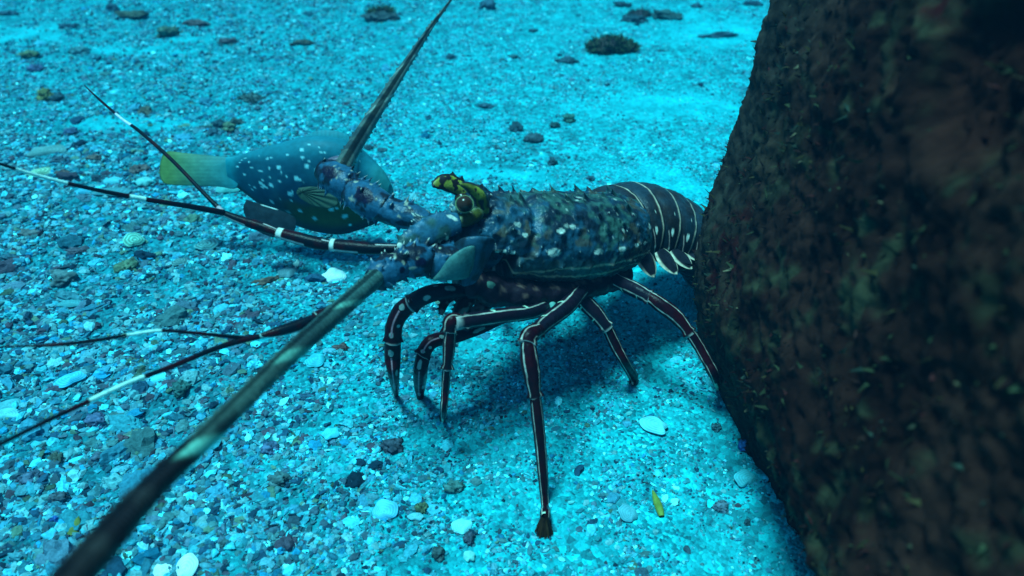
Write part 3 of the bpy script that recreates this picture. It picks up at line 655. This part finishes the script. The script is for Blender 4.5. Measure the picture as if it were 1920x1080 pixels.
# ------------------------------------------------------------------ spotted fish
FD = .735
FO = empty('spotted_fish', tuple(G(600, 470))); tag(FO, 'teal fish with white spots and a yellow green tail behind the lobster head', 'fish')
fb = [(428, 322, FD, 9, 29), (450, 324, FD, 14, 36), (490, 332, FD, 26, 60), (540, 342, FD, 40, 84), (590, 348, FD, 48, 98), (640, 352, FD, 48, 98), (685, 356, FD, 40, 78), (715, 360, FD - .005, 26, 48), (733, 364, FD - .008, 10, 20)]
spots = [(.27, 64, .8), (.36, 55, 1), (.45, 68, 1), (.50, 52, 1), (.55, 58, 1.4), (.60, 52, .8), (.64, 38, 1), (.40, 36, .7), (.30, 40, .7), (.33, 84, 1), (.42, 88, 1.1), (.50, 86, .5), (.56, 85, 1.2), (.65, 92, .7),
         (.24, 100, .7), (.33, 112, .9), (.40, 118, .7), (.46, 110, .9), (.52, 118, 1), (.60, 102, 1.1), (.66, 112, 1.3), (.7, 75, 1), (.18, 78, .8), (.22, 60, .6), (.47, 30, .8), (.56, 34, .7), (.72, 96, 1), (.76, 120, .9), (.62, 72, .8), (.48, 73, .5), (.37, 74, .6), (.68, 130, .8), (.28, 92, .7), (.74, 62, .7), (.5, 20, .6)]
more = [(rng.uniform(.12, .85), rng.uniform(25, 125), rng.uniform(.35, .7)) for _ in range(46)]
def fish_col(u, t, p, k):
    n = fbm(p, 40, 3, 33); c = lerp(np.array([.004, .045, .085]), np.array([.008, .095, .145]), sstep(.3, .7, n))
    tl = (1 - sstep(.04, .16, u))[:, None]; c = c * (1 - tl) + np.array([.012, .28, .34]) * tl
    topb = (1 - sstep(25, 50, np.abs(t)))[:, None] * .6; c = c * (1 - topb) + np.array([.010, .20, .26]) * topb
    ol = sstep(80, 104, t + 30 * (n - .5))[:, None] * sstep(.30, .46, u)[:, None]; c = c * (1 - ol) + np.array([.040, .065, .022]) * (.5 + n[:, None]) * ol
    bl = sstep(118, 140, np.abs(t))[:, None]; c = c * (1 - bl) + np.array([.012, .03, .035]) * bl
    hd_ = sstep(.80, .92, u)[:, None]; c = c * (1 - hd_) + np.array([.02, .20, .22]) * hd_
    for (su, st, sr) in spots + more:
        d = np.sqrt(((u - su) * 1.5) ** 2 + ((np.abs(t) - st) / 150.) ** 2) + .016 * (vnoise(p, 300, 3) - .5); m = (1 - sstep(.012 * sr, .022 * sr, d))[:, None]; c = c * (1 - m) + np.array([.20, .62, .68]) * m
    return c
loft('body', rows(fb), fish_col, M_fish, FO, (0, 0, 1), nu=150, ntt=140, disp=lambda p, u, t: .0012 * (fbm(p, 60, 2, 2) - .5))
def fin(name, outline, depth, thick, colf, parent, cx, cy, drift=(0, 0), rays=0):
    n = 26; V, C, Fc = [], [], []; O = catmull(np.array(outline + [outline[0]], float), 61)[:-1]; m = len(O)
    for a in range(n + 1):
        s = a / n; th_ = thick * (1 - s ** 2) + .0003
        for j in range(m):
            px = cx + (O[j, 0] - cx) * s; py = cy + (O[j, 1] - cy) * s
            dd = depth + drift[0] * (px - cx) / 100 + drift[1] * (py - cy) / 100
            wv = .0006 * math.sin(math.atan2(py - cy, px - cx) * rays) if rays else 0
            V.append(P(px, py, dd - th_ / 2 + wv)); V.append(P(px, py, dd + th_ / 2 + wv)); c_ = colf(px, py, s); C += [c_, c_]
    k = 2 * m
    for a in range(n):
        for j in range(m):
            j2 = (j + 1) % m; A, B_ = a * k + 2 * j, a * k + 2 * j2; A2_, B2_ = A + k, B_ + k
            Fc.append([A, A2_, B2_, B_]); Fc.append([A + 1, B_ + 1, B2_ + 1, A2_ + 1])
    for j in range(m):
        j2 = (j + 1) % m; A, B_ = n * k + 2 * j, n * k + 2 * j2; Fc.append([A, A + 1, B_ + 1, B_])
    return mesh(name, V, Fc, M_algae if name == 'lower_fin' else M_fish, parent, colors=np.array(C))
def tailc(px, py, s):
    f = min(max((440 - px) / 125, 0), 1); c = np.array([.010, .20, .25]) * (1 - f) + np.array([.08, .19, .06]) * f
    stripe = 1 + .07 * math.sin(py * .9); e = .55 if s > .97 else 1
    return c * stripe * e
fin('tail_fin', [(448, 296), (400, 292), (350, 287), (312, 284), (302, 300), (299, 320), (303, 338), (316, 346), (360, 348), (410, 350), (446, 350)], FD, .006, tailc, FO, 380, 320, rays=0)
fin('pectoral_fin', [(560, 352), (590, 350), (622, 362), (634, 380), (620, 390), (590, 386), (566, 374), (556, 362)], FD - .0325, .003, lambda x, y, s: (np.array([.022, .060, .045]) * (.97 + .04 * math.sin(math.atan2(y - 350, x - 555) * 40))), FO, 566, 360, rays=30)
fin('lower_fin', [(462, 374), (490, 383), (530, 396), (555, 412), (548, 438), (520, 446), (488, 436), (466, 416), (456, 392)], FD - .012, .006, lambda x, y, s: np.array([.008, .020, .028]) if not (s > .96 and 488 < x < 520 and y < 396) else np.array([.4, .6, .6]), FO, 505, 420)
fin('dorsal_fin', [(560, 262), (590, 246), (620, 244), (650, 252), (662, 270), (610, 275)], FD, .004, lambda x, y, s: np.array([.01, .22, .28]) * (.9 + .1 * math.sin(x * .8)), FO, 612, 262, rays=0)
for s_ in (-1, 1):
    ball('eye', P(703, 344, FD) + np.array([0, s_ * .0145, 0]), .0042, M_eye, FO, (.01, .02, .025), ICO2)

# ------------------------------------------------------------------ overgrown rock on the right
YF = .535
edge = []                           # (z, x of the left face) from the outline in the photo
for (px, py) in ((1303, 520), (1298, 440), (1312, 370), (1343, 290), (1372, 215), (1398, 140), (1418, 70), (1440, 0)):
    r = ray(px, py); s = YF / r[1]; edge.append((H + r[2] * s, r[0] * s))
edge = sorted(edge); EZ = [-.05] + [e[0] for e in edge] + [.5, .8]; EX = [.166] + [e[1] for e in edge] + [.245, .31]
def rock():
    nz, na = 420, 900; zs = np.linspace(-.03, .74, nz); th = np.linspace(0, 2 * np.pi, na, endpoint=False)
    Z, TH = np.meshgrid(zs, th, indexing='ij'); xl = np.interp(Z, EZ, EX) - .008
    top = np.clip((Z - .60) / .14, 0, 1); shr = np.sqrt(np.clip(1 - top ** 2.2, 0.0004, 1))
    xl = xl - .012 * sstep(.2, .4, Z)
    xr, yn, yfr = .64, .11, YF + .012
    cx, cy = (xl + xr) / 2, (yn + yfr) / 2; ax_, ay_ = (xr - xl) / 2 * shr, (yfr - yn) / 2 * shr
    n = 9; c, s = np.cos(TH), np.sin(TH)
    rad = (np.abs(c) ** n + np.abs(s) ** n) ** (-1 / n)
    Xr, Yr = cx + ax_ * rad * c, cy + ay_ * rad * s
    V = np.stack([Xr.ravel(), Yr.ravel(), Z.ravel()], 1)
    V[:, 0] += (.5 - V[:, 1]) * .17 * (1 - sstep(.0, .14, V[:, 2]))
    N = np.stack([(c * np.abs(c)).ravel(), (s * np.abs(s)).ravel(), 0 * c.ravel()], 1); N /= np.linalg.norm(N, axis=1, keepdims=True)
    r3 = fbm(V, 30, 4, 91); d = .010 * (fbm(V, 9, 3, 90) - .5) + (.003 + .010 * sstep(.45, .30, V[:, 1])) * (np.abs(r3 - .5) * -2 + .15) + .006 * (fbm(V, 90, 4, 92) - .5) + .005 * (fbm(V, 240, 2, 93) - .5)
    V = V + N * d[:, None]
    dc = P(1815, 150, .29); dr = np.linalg.norm(V - dc, axis=1); dent = 1 - sstep(.022, .040, dr); V = V - N * (dent * .016)[:, None]
    n1 = fbm(V, 22, 4, 95); n2 = fbm(V, 90, 3, 96); n3 = fbm(V, 14, 2, 99)
    C = lerp(np.array([.012, .0035, .0025]), np.array([.029, .0105, .0075]), sstep(.35, .65, n1))
    m = sstep(.48, .64, n2 * .6 + n3 * .4)[:, None]; C = C * (1 - m) + np.array([.030, .028, .015]) * m; ol = (sstep(.36, .50, V[:, 1]) * .75)[:, None]; C = C * (1 - ol) + np.array([.034, .030, .024]) * (.4 + .9 * n2[:, None]) * ol
    m = sstep(.60, .70, n3)[:, None] * sstep(.45, .6, n2)[:, None]; C = C * (1 - m) + np.array([.030, .004, .004]) * m
    C = C * (1 - dent[:, None]) + np.array([.022, .006, .004]) * dent[:, None]
    a = (np.arange(nz - 1)[:, None] * na + np.arange(na)[None]).ravel(); b = (np.arange(nz - 1)[:, None] * na + (np.arange(na)[None] + 1) % na).ravel()
    F_ = np.stack([a, b, b + na, a + na], 1).tolist()
    V = np.vstack([V, [V[-na:, 0].mean(), V[-na:, 1].mean(), .742]]); C = np.vstack([C, C[-1]])
    for j in range(na): F_.append([(nz - 1) * na + j, (nz - 1) * na + (j + 1) % na, len(V) - 1])
    RO = empty('overgrown_rock', (.40, .32, 0)); tag(RO, 'tall dark rock overgrown with algae filling the right side of the photo', 'rock')
    mesh('rock_body', V, F_, M_rock, RO, colors=C)
    # algae: small curled blades over the rock
    nb = 26000; vi = rng.integers(0, (nz) * na, nb * 2); keep = (V[vi, 0] < .56) & (V[vi, 2] > .0) & (V[vi, 2] < .66)
    nn3 = fbm(V[vi], 26, 3, 123); keep &= rng.random(len(vi)) < sstep(.30, .62, nn3); vi = vi[keep][:nb]; k = len(vi)
    base = V[vi]; nrm = N[vi]; L = rng.uniform(.0015, .0055, k); dirr = nrm * rng.uniform(.3, 1, (k, 1)) + rng.normal(0, .65, (k, 3)) + np.array([0, 0, .25])
    dirr /= np.linalg.norm(dirr, axis=1, keepdims=True); side = np.cross(dirr, rng.normal(0, 1, (k, 3))); side /= np.linalg.norm(side, axis=1, keepdims=True)
    wd = rng.uniform(.0004, .0018, k)[:, None]; bend = rng.normal(0, .5, (k, 3))
    VV, segs = [], 4
    for q in range(segs + 1):
        t = q / segs; cpt = base - nrm * .001 + dirr * (L * t)[:, None] + bend * (L * t * t * .7)[:, None]; ww = wd * (1 - .8 * t)
        VV.append(cpt - side * ww); VV.append(cpt + side * ww)
    A = np.stack(VV, 1); nvb = A.shape[1]; Fb = np.array([[2 * q, 2 * q + 1, 2 * q + 3, 2 * q + 2] for q in range(segs)])
    FF = (Fb[None] + (np.arange(k) * nvb)[:, None, None]).reshape(-1, 4)
    pal = np.array([(.032, .040, .020), (.042, .032, .014), (.022, .008, .007), (.045, .010, .010), (.022, .034, .026), (.12, .10, .06)])
    cc = pal[rng.choice(6, k, p=[.26, .18, .24, .14, .15, .03])] * rng.uniform(.4, 1.3, (k, 1))
    al = mesh('algae_cover', A.reshape(-1, 3), FF, M_algae, RO, colors=np.repeat(cc[:, None], nvb, 1).reshape(-1, 3)); al['kind'] = 'stuff'
rock()

# ------------------------------------------------------------------ loose stones and shells, each its own thing
def put(o, label, cat, group): centre(o); tag(o, label, cat, group); return o
def stone(name, px, py, rx, ry, colr, label, cat, group, rough=.35, tall=.7, rot=0, seed=0):
    colr = np.array(colr) * .72 + np.array([.02, .16, .20]) * .28       # silt dusted
    d = GD(px, py); v, f = ICO4; k = d / FPX; g = G(px, py)
    sx = rx * k; sz = ry * k * tall * 1.1; sy = ry * k * 1.15
    p = v * 1.0; n = fbm(p + seed * 7.3, 1.3, 4, seed + 200); n2 = fbm(p + seed * 3.1, 4.5, 4, seed + 300)
    q = p * (1 + rough * 2.2 * (n - .5) * 2 + rough * 1.3 * (n2 - .5) * 2)[:, None]
    q = q * [sx, sy, sz]; c, s = math.cos(rot), math.sin(rot); q = np.stack([q[:, 0] * c - q[:, 1] * s, q[:, 0] * s + q[:, 1] * c, q[:, 2]], 1)
    q = q + [g[0], g[1], height(g[:1], g[1:2])[0] + sz * .35]
    colr = np.array(colr, float); C = lerp(colr * .6, colr * 1.35, sstep(.3, .7, fbm(p + seed, 3, 3, seed)))
    return put(mesh(name, q, f, M_stone, colors=C), label, cat, group)
def shell(name, px, py, rx, ry, colr, label, rot=0, ribs=0, dome=.45, tilt=0.0, group='pale shells lying on the sand', seed=0):
    """one valve of a bivalve: a domed disc, fan shaped, with a hinge beak, growth rings and ribs"""
    d = GD(px, py); k = d / FPX; sx, sy = rx * k, ry * k * 1.5; nr, na = 22, 56; V, C, Fc = [], [], []
    colr = np.array(colr, float); g = G(px, py); rr_ = np.random.default_rng(seed + 900); ir = rr_.uniform(-.06, .06, 5)
    for lay in (0, 1):
        for a in range(nr + 1):
            s = a / nr
            for j in range(na):
                t = 2 * math.pi * j / na
                rd = 1 - .16 * max(0, -math.sin(t)) ** 3 + .22 * math.exp(-((t - 1.5 * math.pi) / .22) ** 2) * -.2 + sum(ir[q] * math.sin((q + 2) * t + q) for q in range(5))
                oy = -.45 * (1 - s)
                x, y = rd * s * math.cos(t), rd * s * math.sin(t) + oy
                zz = dome * (1 - s ** 2.2) * .9 + .012 * math.sin(s * 40) + (.022 * math.cos(ribs * t) * s if ribs else 0)
                zz -= lay * .05
                V.append((x * sx, y * sy, zz * min(sx, sy) + .0004)); C.append(colr * (1 + (.16 * math.sin(s * 34) if not ribs else .45 * math.sin(s * 22))) * (.9 + .1 * math.cos(3 * t)))
    m = (nr + 1) * na
    for lay in (0, 1):
        for a in range(nr):
            for j in range(na):
                A, B_ = lay * m + a * na + j, lay * m + a * na + (j + 1) % na
                Fc.append([A, A + na, B_ + na, B_] if not lay else [A, B_, B_ + na, A + na])
    for j in range(na): Fc.append([nr * na + j, m + nr * na + j, m + nr * na + (j + 1) % na, nr * na + (j + 1) % na])
    q = np.array(V); ct, st = math.cos(tilt), math.sin(tilt); q = np.stack([q[:, 0], q[:, 1] * ct - q[:, 2] * st, q[:, 1] * st + q[:, 2] * ct], 1)
    c, s = math.cos(rot), math.sin(rot); q = np.stack([q[:, 0] * c - q[:, 1] * s, q[:, 0] * s + q[:, 1] * c, q[:, 2]], 1)
    q = q + [g[0], g[1], height(g[:1], g[1:2])[0] + .0012 + abs(st) * sy * .4]
    return put(mesh(name, q, Fc, M_seashell, colors=np.array(C)), label, 'shell', group)
WH = (.55, .92, .95); LB = (.10, .60, .85); GT = (.10, .38, .40); DK = (.022, .040, .060); BR = (.09, .045, .03); OL = (.10, .15, .05); PU = (.03, .075, .12); RD = (.08, .05, .06)  # DK and PU turned bluish, distance haze mixed into the stone colours
SHELLS = [
 (627, 522, 22, 13, WH, 'bright white shell just below the dark antennule stem', .3, 0), (723, 962, 24, 15, LB, 'smooth sky blue oval shell in the foreground sand', -.2, 0),
 (866, 990, 19, 13, (.2, .8, .9), 'small bright cyan shell right of the sky blue oval shell', .7, 0), (305, 1070, 18, 15, WH, 'left one of two bright round shells at the bottom edge', .1, 0),
 (352, 1068, 20, 19, WH, 'right one of two bright round shells at the bottom edge', .2, 0), (1226, 803, 21, 20, (.12, .66, .78), 'pale round disc shell in fine sand below the rear leg tip', 1.0, 0),
 (391, 470, 21, 12, GT, 'ribbed cockle shell lying among coarse gravel below the fish tail', .1, 18), (338, 495, 16, 11, (.08, .24, .26), 'small dull rounded shell left of the ribbed cockle shell', .4, 10),
 (540, 515, 18, 13, (.09, .25, .30), 'grey fan shell beside the white sliver', .8, 0), (1177, 968, 17, 14, (.08, .40, .50), 'grey blue round shell left of the yellow green leaf', .5, 0),
 (136, 718, 30, 16, (.06, .55, .80), 'large sky blue shell piece above the lower antennule whip', .9, 0), (298, 712, 18, 13, (.10, .75, .85), 'bright shell just under the forked lower antennule', .2, 0),
 (75, 325, 24, 12, (.22, .52, .38), 'pale yellowish shell between dark stones at the left edge', .3, 12), (90, 285, 34, 12, (.10, .30, .32), 'wide flat grey shell near the left edge', .15, 0),
 (213, 368, 36, 14, (.06, .28, .34), 'wide flat blue grey shell crossed by the upper antennule whip', -.2, 0), (213, 340, 20, 9, (.08, .52, .62), 'pale shell just above the upper antennule whip', 0, 0),
 (272, 345, 15, 9, (.12, .55, .58), 'small pale shell next to the fish tail', .5, 0), (430, 362, 26, 12, (.08, .42, .42), 'pale shell tucked under the fish tail root', .2, 0),
 (20, 765, 24, 13, (.08, .42, .50), 'pale flat shell at the left edge above the thick whip end', .1, 0), (20, 785, 24, 10, (.12, .55, .62), 'pale shell with a dark slit at the left edge', -.1, 0),
 (135, 575, 24, 10, (.06, .34, .40), 'shallow saucer shell with a raised rim in the left gravel', .1, 0), (621, 816, 16, 12, (.06, .62, .78), 'small sky blue shell left of the reddish stone', .3, 0),
 (255, 465, 18, 14, (.12, .45, .38), 'pale green ribbed shell in the gravel above the olive shell', .8, 14), (593, 680, 20, 14, (.04, .50, .62), 'pale cyan shell between the big antenna and the front leg', 1.2, 0),
 (160, 360, 20, 10, (.05, .42, .60), 'sky blue flat shell left of the fish tail', .1, 0), (556, 500, 5, 9, (.25, .55, .55), 'thin pale shell sliver standing beside the grey fan shell', .2, 0),
 (880, 1048, 11, 8, (.15, .6, .6), 'tiny pale shell right of the dark pebble at the bottom', .2, 0), (780, 975, 15, 6, (.15, .65, .75), 'narrow bright shell chip under the olive pebble', 0, 0),
 (1395, 905, 22, 12, (.06, .50, .60), 'pale shell half buried near the foot of the dark rock', .4, 0), (610, 618, 13, 8, (.08, .55, .6), 'small pale shell beside the big antenna', .2, 0),
]
for k, s in enumerate(SHELLS): shell('shell', s[0], s[1], s[2], s[3], s[4], s[5], rot=s[6] + rng.uniform(-.2, .2), ribs=s[7], tilt=rng.uniform(-.15, .3), seed=k)
STONES = [
 (715, 36, 22, 10, (.05, .06, .06), 'round dark mossy stone near the top beside the far antenna tip'), (1186, 42, 24, 9, DK, 'dark stone at the top, left of the dark pair'), (1250, 36, 26, 11, (.04, .10, .10), 'greenish dark stone at the top beside the dark stone'),
 (1168, 12, 16, 6, DK, 'small dark stone at the top edge above the stone pair'), (1345, 72, 32, 6, PU, 'flat purple stone near the top beside the dark rock'), (912, 14, 15, 9, PU, 'dark purple stone at the top edge right of the far antenna'),
 (1412, 10, 20, 5, PU, 'flat dark stone at the top edge touching the dark rock'), (1305, 16, 11, 5, PU, 'small flat purple stone at the top edge'),
 (272, 210, 15, 9, (.10, .09, .05), 'round reddish stone on the pale sand patch at left'), (88, 184, 15, 11, (.16, .18, .03), 'yellow stone with a dark back near the left edge'), (106, 186, 13, 9, DK, 'dark stone tucked against the yellow stone'),
 (250, 34, 32, 8, (.07, .08, .04), 'long olive brown stone in the upper left'), (366, 46, 24, 6, (.09, .05, .05), 'flat reddish brown stone in the upper left'), (430, 78, 20, 6, RD, 'low reddish stone in the upper left sand'),
 (565, 81, 20, 5, (.08, .07, .04), 'thin brown stone lying left of the far antenna'), (318, 66, 20, 10, (.06, .11, .06), 'mossy green stone in the upper left gravel'), (127, 52, 16, 5, PU, 'small slanted purple stone in the upper left corner'),
 (212, 18, 13, 7, PU, 'small blue stone near the top left edge'), (15, 25, 18, 5, PU, 'dark flat stone in the top left corner'), (55, 105, 18, 9, OL, 'olive stone near the left edge above the yellow stone'), (150, 100, 18, 8, (.05, .20, .24), 'blue grey flat stone in the upper left gravel'),
 (385, 243, 11, 6, (.03, .08, .08), 'dark pebble left of the cluster above the fish tail'), (412, 238, 12, 7, DK, 'darkest pebble of the cluster above the fish tail'), (432, 247, 12, 8, (.10, .16, .08), 'olive pebble of the cluster above the fish tail'), (402, 256, 11, 7, PU, 'purple pebble of the cluster above the fish tail'), (444, 232, 13, 7, (.06, .09, .08), 'grey brown pebble of the cluster above the fish tail'),
 (1062, 116, 20, 6, DK, 'dark long stone left of the rubble clump'), (910, 201, 14, 5, PU, 'grey purple oval stone in mid sand'), (968, 245, 12, 8, DK, 'dark stone left of the black stone pair above the lobster'), (1001, 265, 17, 8, (.035, .045, .06), 'wide dark stone in the sand above the lobster back'),
 (1041, 238, 9, 6, (.02, .04, .04), 'small black stone above the lobster back'), (1068, 227, 10, 8, (.03, .10, .07), 'dark green stone right of the small black stone'), (1036, 308, 8, 7, DK, 'tiny dark knobbly stone just above the lobster carapace'), (1108, 341, 7, 5, PU, 'tiny purple stone right above the lobster abdomen'),
 (845, 108, 9, 5, PU, 'small dark stone right of the far antenna'), (962, 108, 8, 5, (.03, .10, .12), 'small teal stone in the upper sand'), (1000, 60, 8, 4, PU, 'tiny stone near the top in open sand'), (692, 281, 8, 5, DK, 'small dark pebble beside the far antenna base'), (718, 285, 11, 4, (.04, .09, .12), 'flat grey pebble beside the far antenna base'),
 (735, 838, 20, 12, (.05, .035, .06), 'dark purplish stone in the shadow below the front legs'), (640, 655, 14, 6, (.12, .04, .03), 'small red brown stone under the big antenna'), (56, 442, 26, 9, (.10, .10, .10), 'reddish grey stone in the left gravel'),
 (150, 477, 24, 8, (.08, .06, .09), 'dark layered stone in the left gravel'), (125, 530, 26, 13, (.08, .13, .14), 'grey stone with a dark notch in the left gravel'), (240, 510, 22, 14, (.10, .17, .08), 'olive stone in the gravel left of the cockle shell'), (20, 490, 18, 6, PU, 'dark flat stone at the left edge'),
 (340, 737, 15, 12, (.03, .10, .09), 'dark green pebble between the lower whip and the big antenna'), (187, 795, 19, 10, (.08, .11, .24), 'purple stone below the white band of the lower whip'), (255, 824, 14, 12, (.12, .24, .20), 'rounded grey green stone with its red neighbour left of the big antenna'), (236, 832, 10, 9, (.10, .03, .05), 'dark red pebble against the rounded grey green stone'),
 (522, 903, 20, 12, (.06, .12, .13), 'grey hooded stone in the foreground sand'), (507, 846, 16, 10, (.07, .12, .25), 'bluish purple stone left of the sky blue shell'), (822, 1043, 14, 10, (.05, .07, .07), 'dark pebble near the bottom edge in the middle'), (790, 956, 11, 9, (.12, .17, .06), 'olive pebble beside the narrow shell chip'),
 (1352, 952, 15, 9, (.11, .17, .24), 'grey oval pebble near the lower end of the dark rock'), (1401, 983, 6, 5, DK, 'tiny black pebble near the lower end of the dark rock'), (1393, 843, 9, 9, (.02, .08, .35), 'deep blue pebble by the foot of the dark rock'), (1342, 806, 9, 6, (.04, .10, .13), 'small dark pebble near the rear leg tip'),
 (500, 530, 26, 7, (.14, .07, .035), 'red brown rod shaped coral piece in the gravel'), (262, 985, 26, 5, (.10, .16, .20), 'grey stick shaped coral piece beside the big antenna end'), (195, 868, 18, 8, (.07, .10, .16), 'bluish grey stone at lower left'), (105, 862, 14, 11, (.07, .08, .05), 'brown stone at the lower left edge of the gravel'),
 (60, 900, 22, 12, (.07, .10, .18), 'large slate blue stone at lower left'), (105, 980, 8, 6, (.02, .08, .40), 'small vivid blue pebble at lower left'), (850, 918, 20, 9, (.07, .20, .19), 'grey green flat stone in the middle foreground'), (880, 1015, 10, 10, (.06, .06, .10), 'dark pebble just under the small bright cyan shell'),
 (112, 940, 18, 9, (.08, .10, .14), 'dull grey stone near the lower left edge'), (420, 1020, 9, 7, (.05, .09, .10), 'small dark pebble right of the two bright shells'), (575, 745, 18, 5, (.03, .08, .16), 'dark flat chip between the big antenna and the front leg'),
 (350, 420, 17, 8, (.06, .10, .12), 'dark grey stone under the upper antennule'), (180, 300, 16, 7, (.10, .06, .04), 'brown stone right of the wide flat grey shell'), (120, 330, 16, 8, (.12, .05, .03), 'rusty stone beside the pale yellowish shell'), (262, 325, 17, 9, (.12, .07, .06), 'rusty stone touching the fish tail'), (135, 250, 14, 7, (.04, .06, .16), 'dark blue pebble in the left gravel'),
 (70, 130, 14, 7, (.05, .06, .16), 'dark blue stone below the olive stone at left'), (200, 140, 15, 6, (.05, .20, .22), 'flat grey stone in the gravel right of the yellow stone'),
]
for k, s in enumerate(STONES):
    big = s[2] > 30 or 'coral' in s[5]
    stone('coral_piece' if 'coral' in s[5] else ('pebble' if 'pebble' in s[5] else 'stone'), s[0], s[1], s[2] * .95, s[3] * 1.15, s[4], s[5], 'coral piece' if 'coral' in s[5] else ('pebble' if 'pebble' in s[5] else 'stone'), 'loose stones on the sea floor',
          rough=.55 if 'knobbly' in s[5] or 'mossy' in s[5] else .38, tall=.8, rot=(.5 if s[5].startswith('red brown rod') else (1.0 if 'stick' in s[5] else rng.uniform(-.3, .3))), seed=k)
# rubble clump with algae near the top
def clump(px, py, rx, ry, n, pal, label, name, bl=.006, seed=1):
    r = np.random.default_rng(seed); g = G(px, py); k = GD(px, py) / FPX; T_ = empty(name, tuple(g)); tag(T_, label, 'rubble' if 'rubble' in name else 'algae')
    v, f = ICO4; nn = fbm(v * 1.0, 1.6, 4, seed); n2 = fbm(v, 6, 3, seed + 5); q = v * (1 + .9 * (nn - .5) + .5 * (n2 - .5))[:, None] * [rx * k, ry * k * 1.6, ry * k * .9] + g + [0, 0, ry * k * .4]
    C = lerp(pal[0], pal[1], sstep(.35, .6, n2)); mesh('rubble_core', q, f, M_stone, T_, colors=C)
    vi = r.integers(0, len(v), n); b = q[vi]; d = v[vi] + r.normal(0, .5, (n, 3)); d[:, 2] = np.abs(d[:, 2]); d /= np.linalg.norm(d, axis=1, keepdims=True); L = r.uniform(.3, 1, n)[:, None] * bl
    sd = np.cross(d, r.normal(0, 1, (n, 3))); sd /= np.linalg.norm(sd, axis=1, keepdims=True); sd *= .0011
    V = np.stack([b - sd, b + sd, b + d * L + sd * .3, b + d * L - sd * .3], 1).reshape(-1, 3); F_ = np.arange(n * 4).reshape(n, 4)
    cc = np.repeat((np.array(pal[2]) * r.uniform(.4, 1.6, (n, 1)))[:, None], 4, 1).reshape(-1, 3); a = mesh('algae_fringe', V, F_, M_algae, T_, colors=cc); a['kind'] = 'stuff'
clump(1150, 96, 44, 17, 1500, [(.02, .02, .025), (.05, .05, .04), (.05, .10, .05)], 'dark algae covered rubble heap in the upper middle sand', 'coral_rubble', .010, 4)
clump(1200, 30, 20, 8, 300, [(.03, .03, .05), (.05, .06, .06), (.03, .07, .07)], 'low dark rubble heap at the top between the dark stones', 'coral_rubble', .008, 9)
clump(714, 24, 20, 6, 400, [(.03, .03, .03), (.05, .06, .04), (.06, .11, .05)], 'fuzzy algae covered rubble piece behind the round mossy stone', 'coral_rubble', .012, 12)
clump(470, 190, 22, 9, 260, [(.03, .07, .08), (.06, .15, .16), (.04, .12, .12)], 'low teal rubble heap left of the far antenna', 'coral_rubble', .005, 15)
# leaves and a sprig of weed
def leaf(px, py, L, wd, colr, label, rot, name='leaf'):
    g = G(px, py); k = GD(px, py) / FPX; b = g + [0, 0, .002]; t = b + np.array([math.cos(rot) * L * k, math.sin(rot) * L * k * 1.6, .004])
    o = blade(name, b, t, wd * k, M_algae, None, np.array(colr), np.array(colr) * .7, side=(-math.sin(rot), math.cos(rot), .3), curve=.1); return put(o, label, 'leaf', None)
leaf(1240, 972, 34, 9, (.16, .26, .05), 'small yellow green leaf on the sand in front', 1.75)
leaf(130, 1018, 30, 10, (.12, .18, .05), 'olive yellow leaf by the lower end of the big antenna', 1.3)

# ------------------------------------------------------------------ the water's own haze
hm = bpy.data.materials.new('sea_water_haze'); hm.use_nodes = True; t = hm.node_tree; t.nodes.clear()
out = t.nodes.new('ShaderNodeOutputMaterial'); pv = t.nodes.new('ShaderNodeVolumePrincipled')
pv.inputs['Color'].default_value = (.0, .20, .42, 1); pv.inputs['Density'].default_value = 0.16; pv.inputs['Anisotropy'].default_value = 0.2
t.links.new(pv.outputs[0], out.inputs['Volume'])
x0, x1, y0, y1, z0, z1 = -45, 45, -45, 45, -1.2, .80
hv = [(x, y, z_) for z_ in (z0, z1) for (x, y) in ((x0, y0), (x1, y0), (x1, y1), (x0, y1))]
hz_ = mesh('haze', hv, [(3, 2, 1, 0), (4, 5, 6, 7), (0, 1, 5, 4), (1, 2, 6, 5), (2, 3, 7, 6), (3, 0, 4, 7)], hm, smooth=False); tag(hz_, kind='stuff')
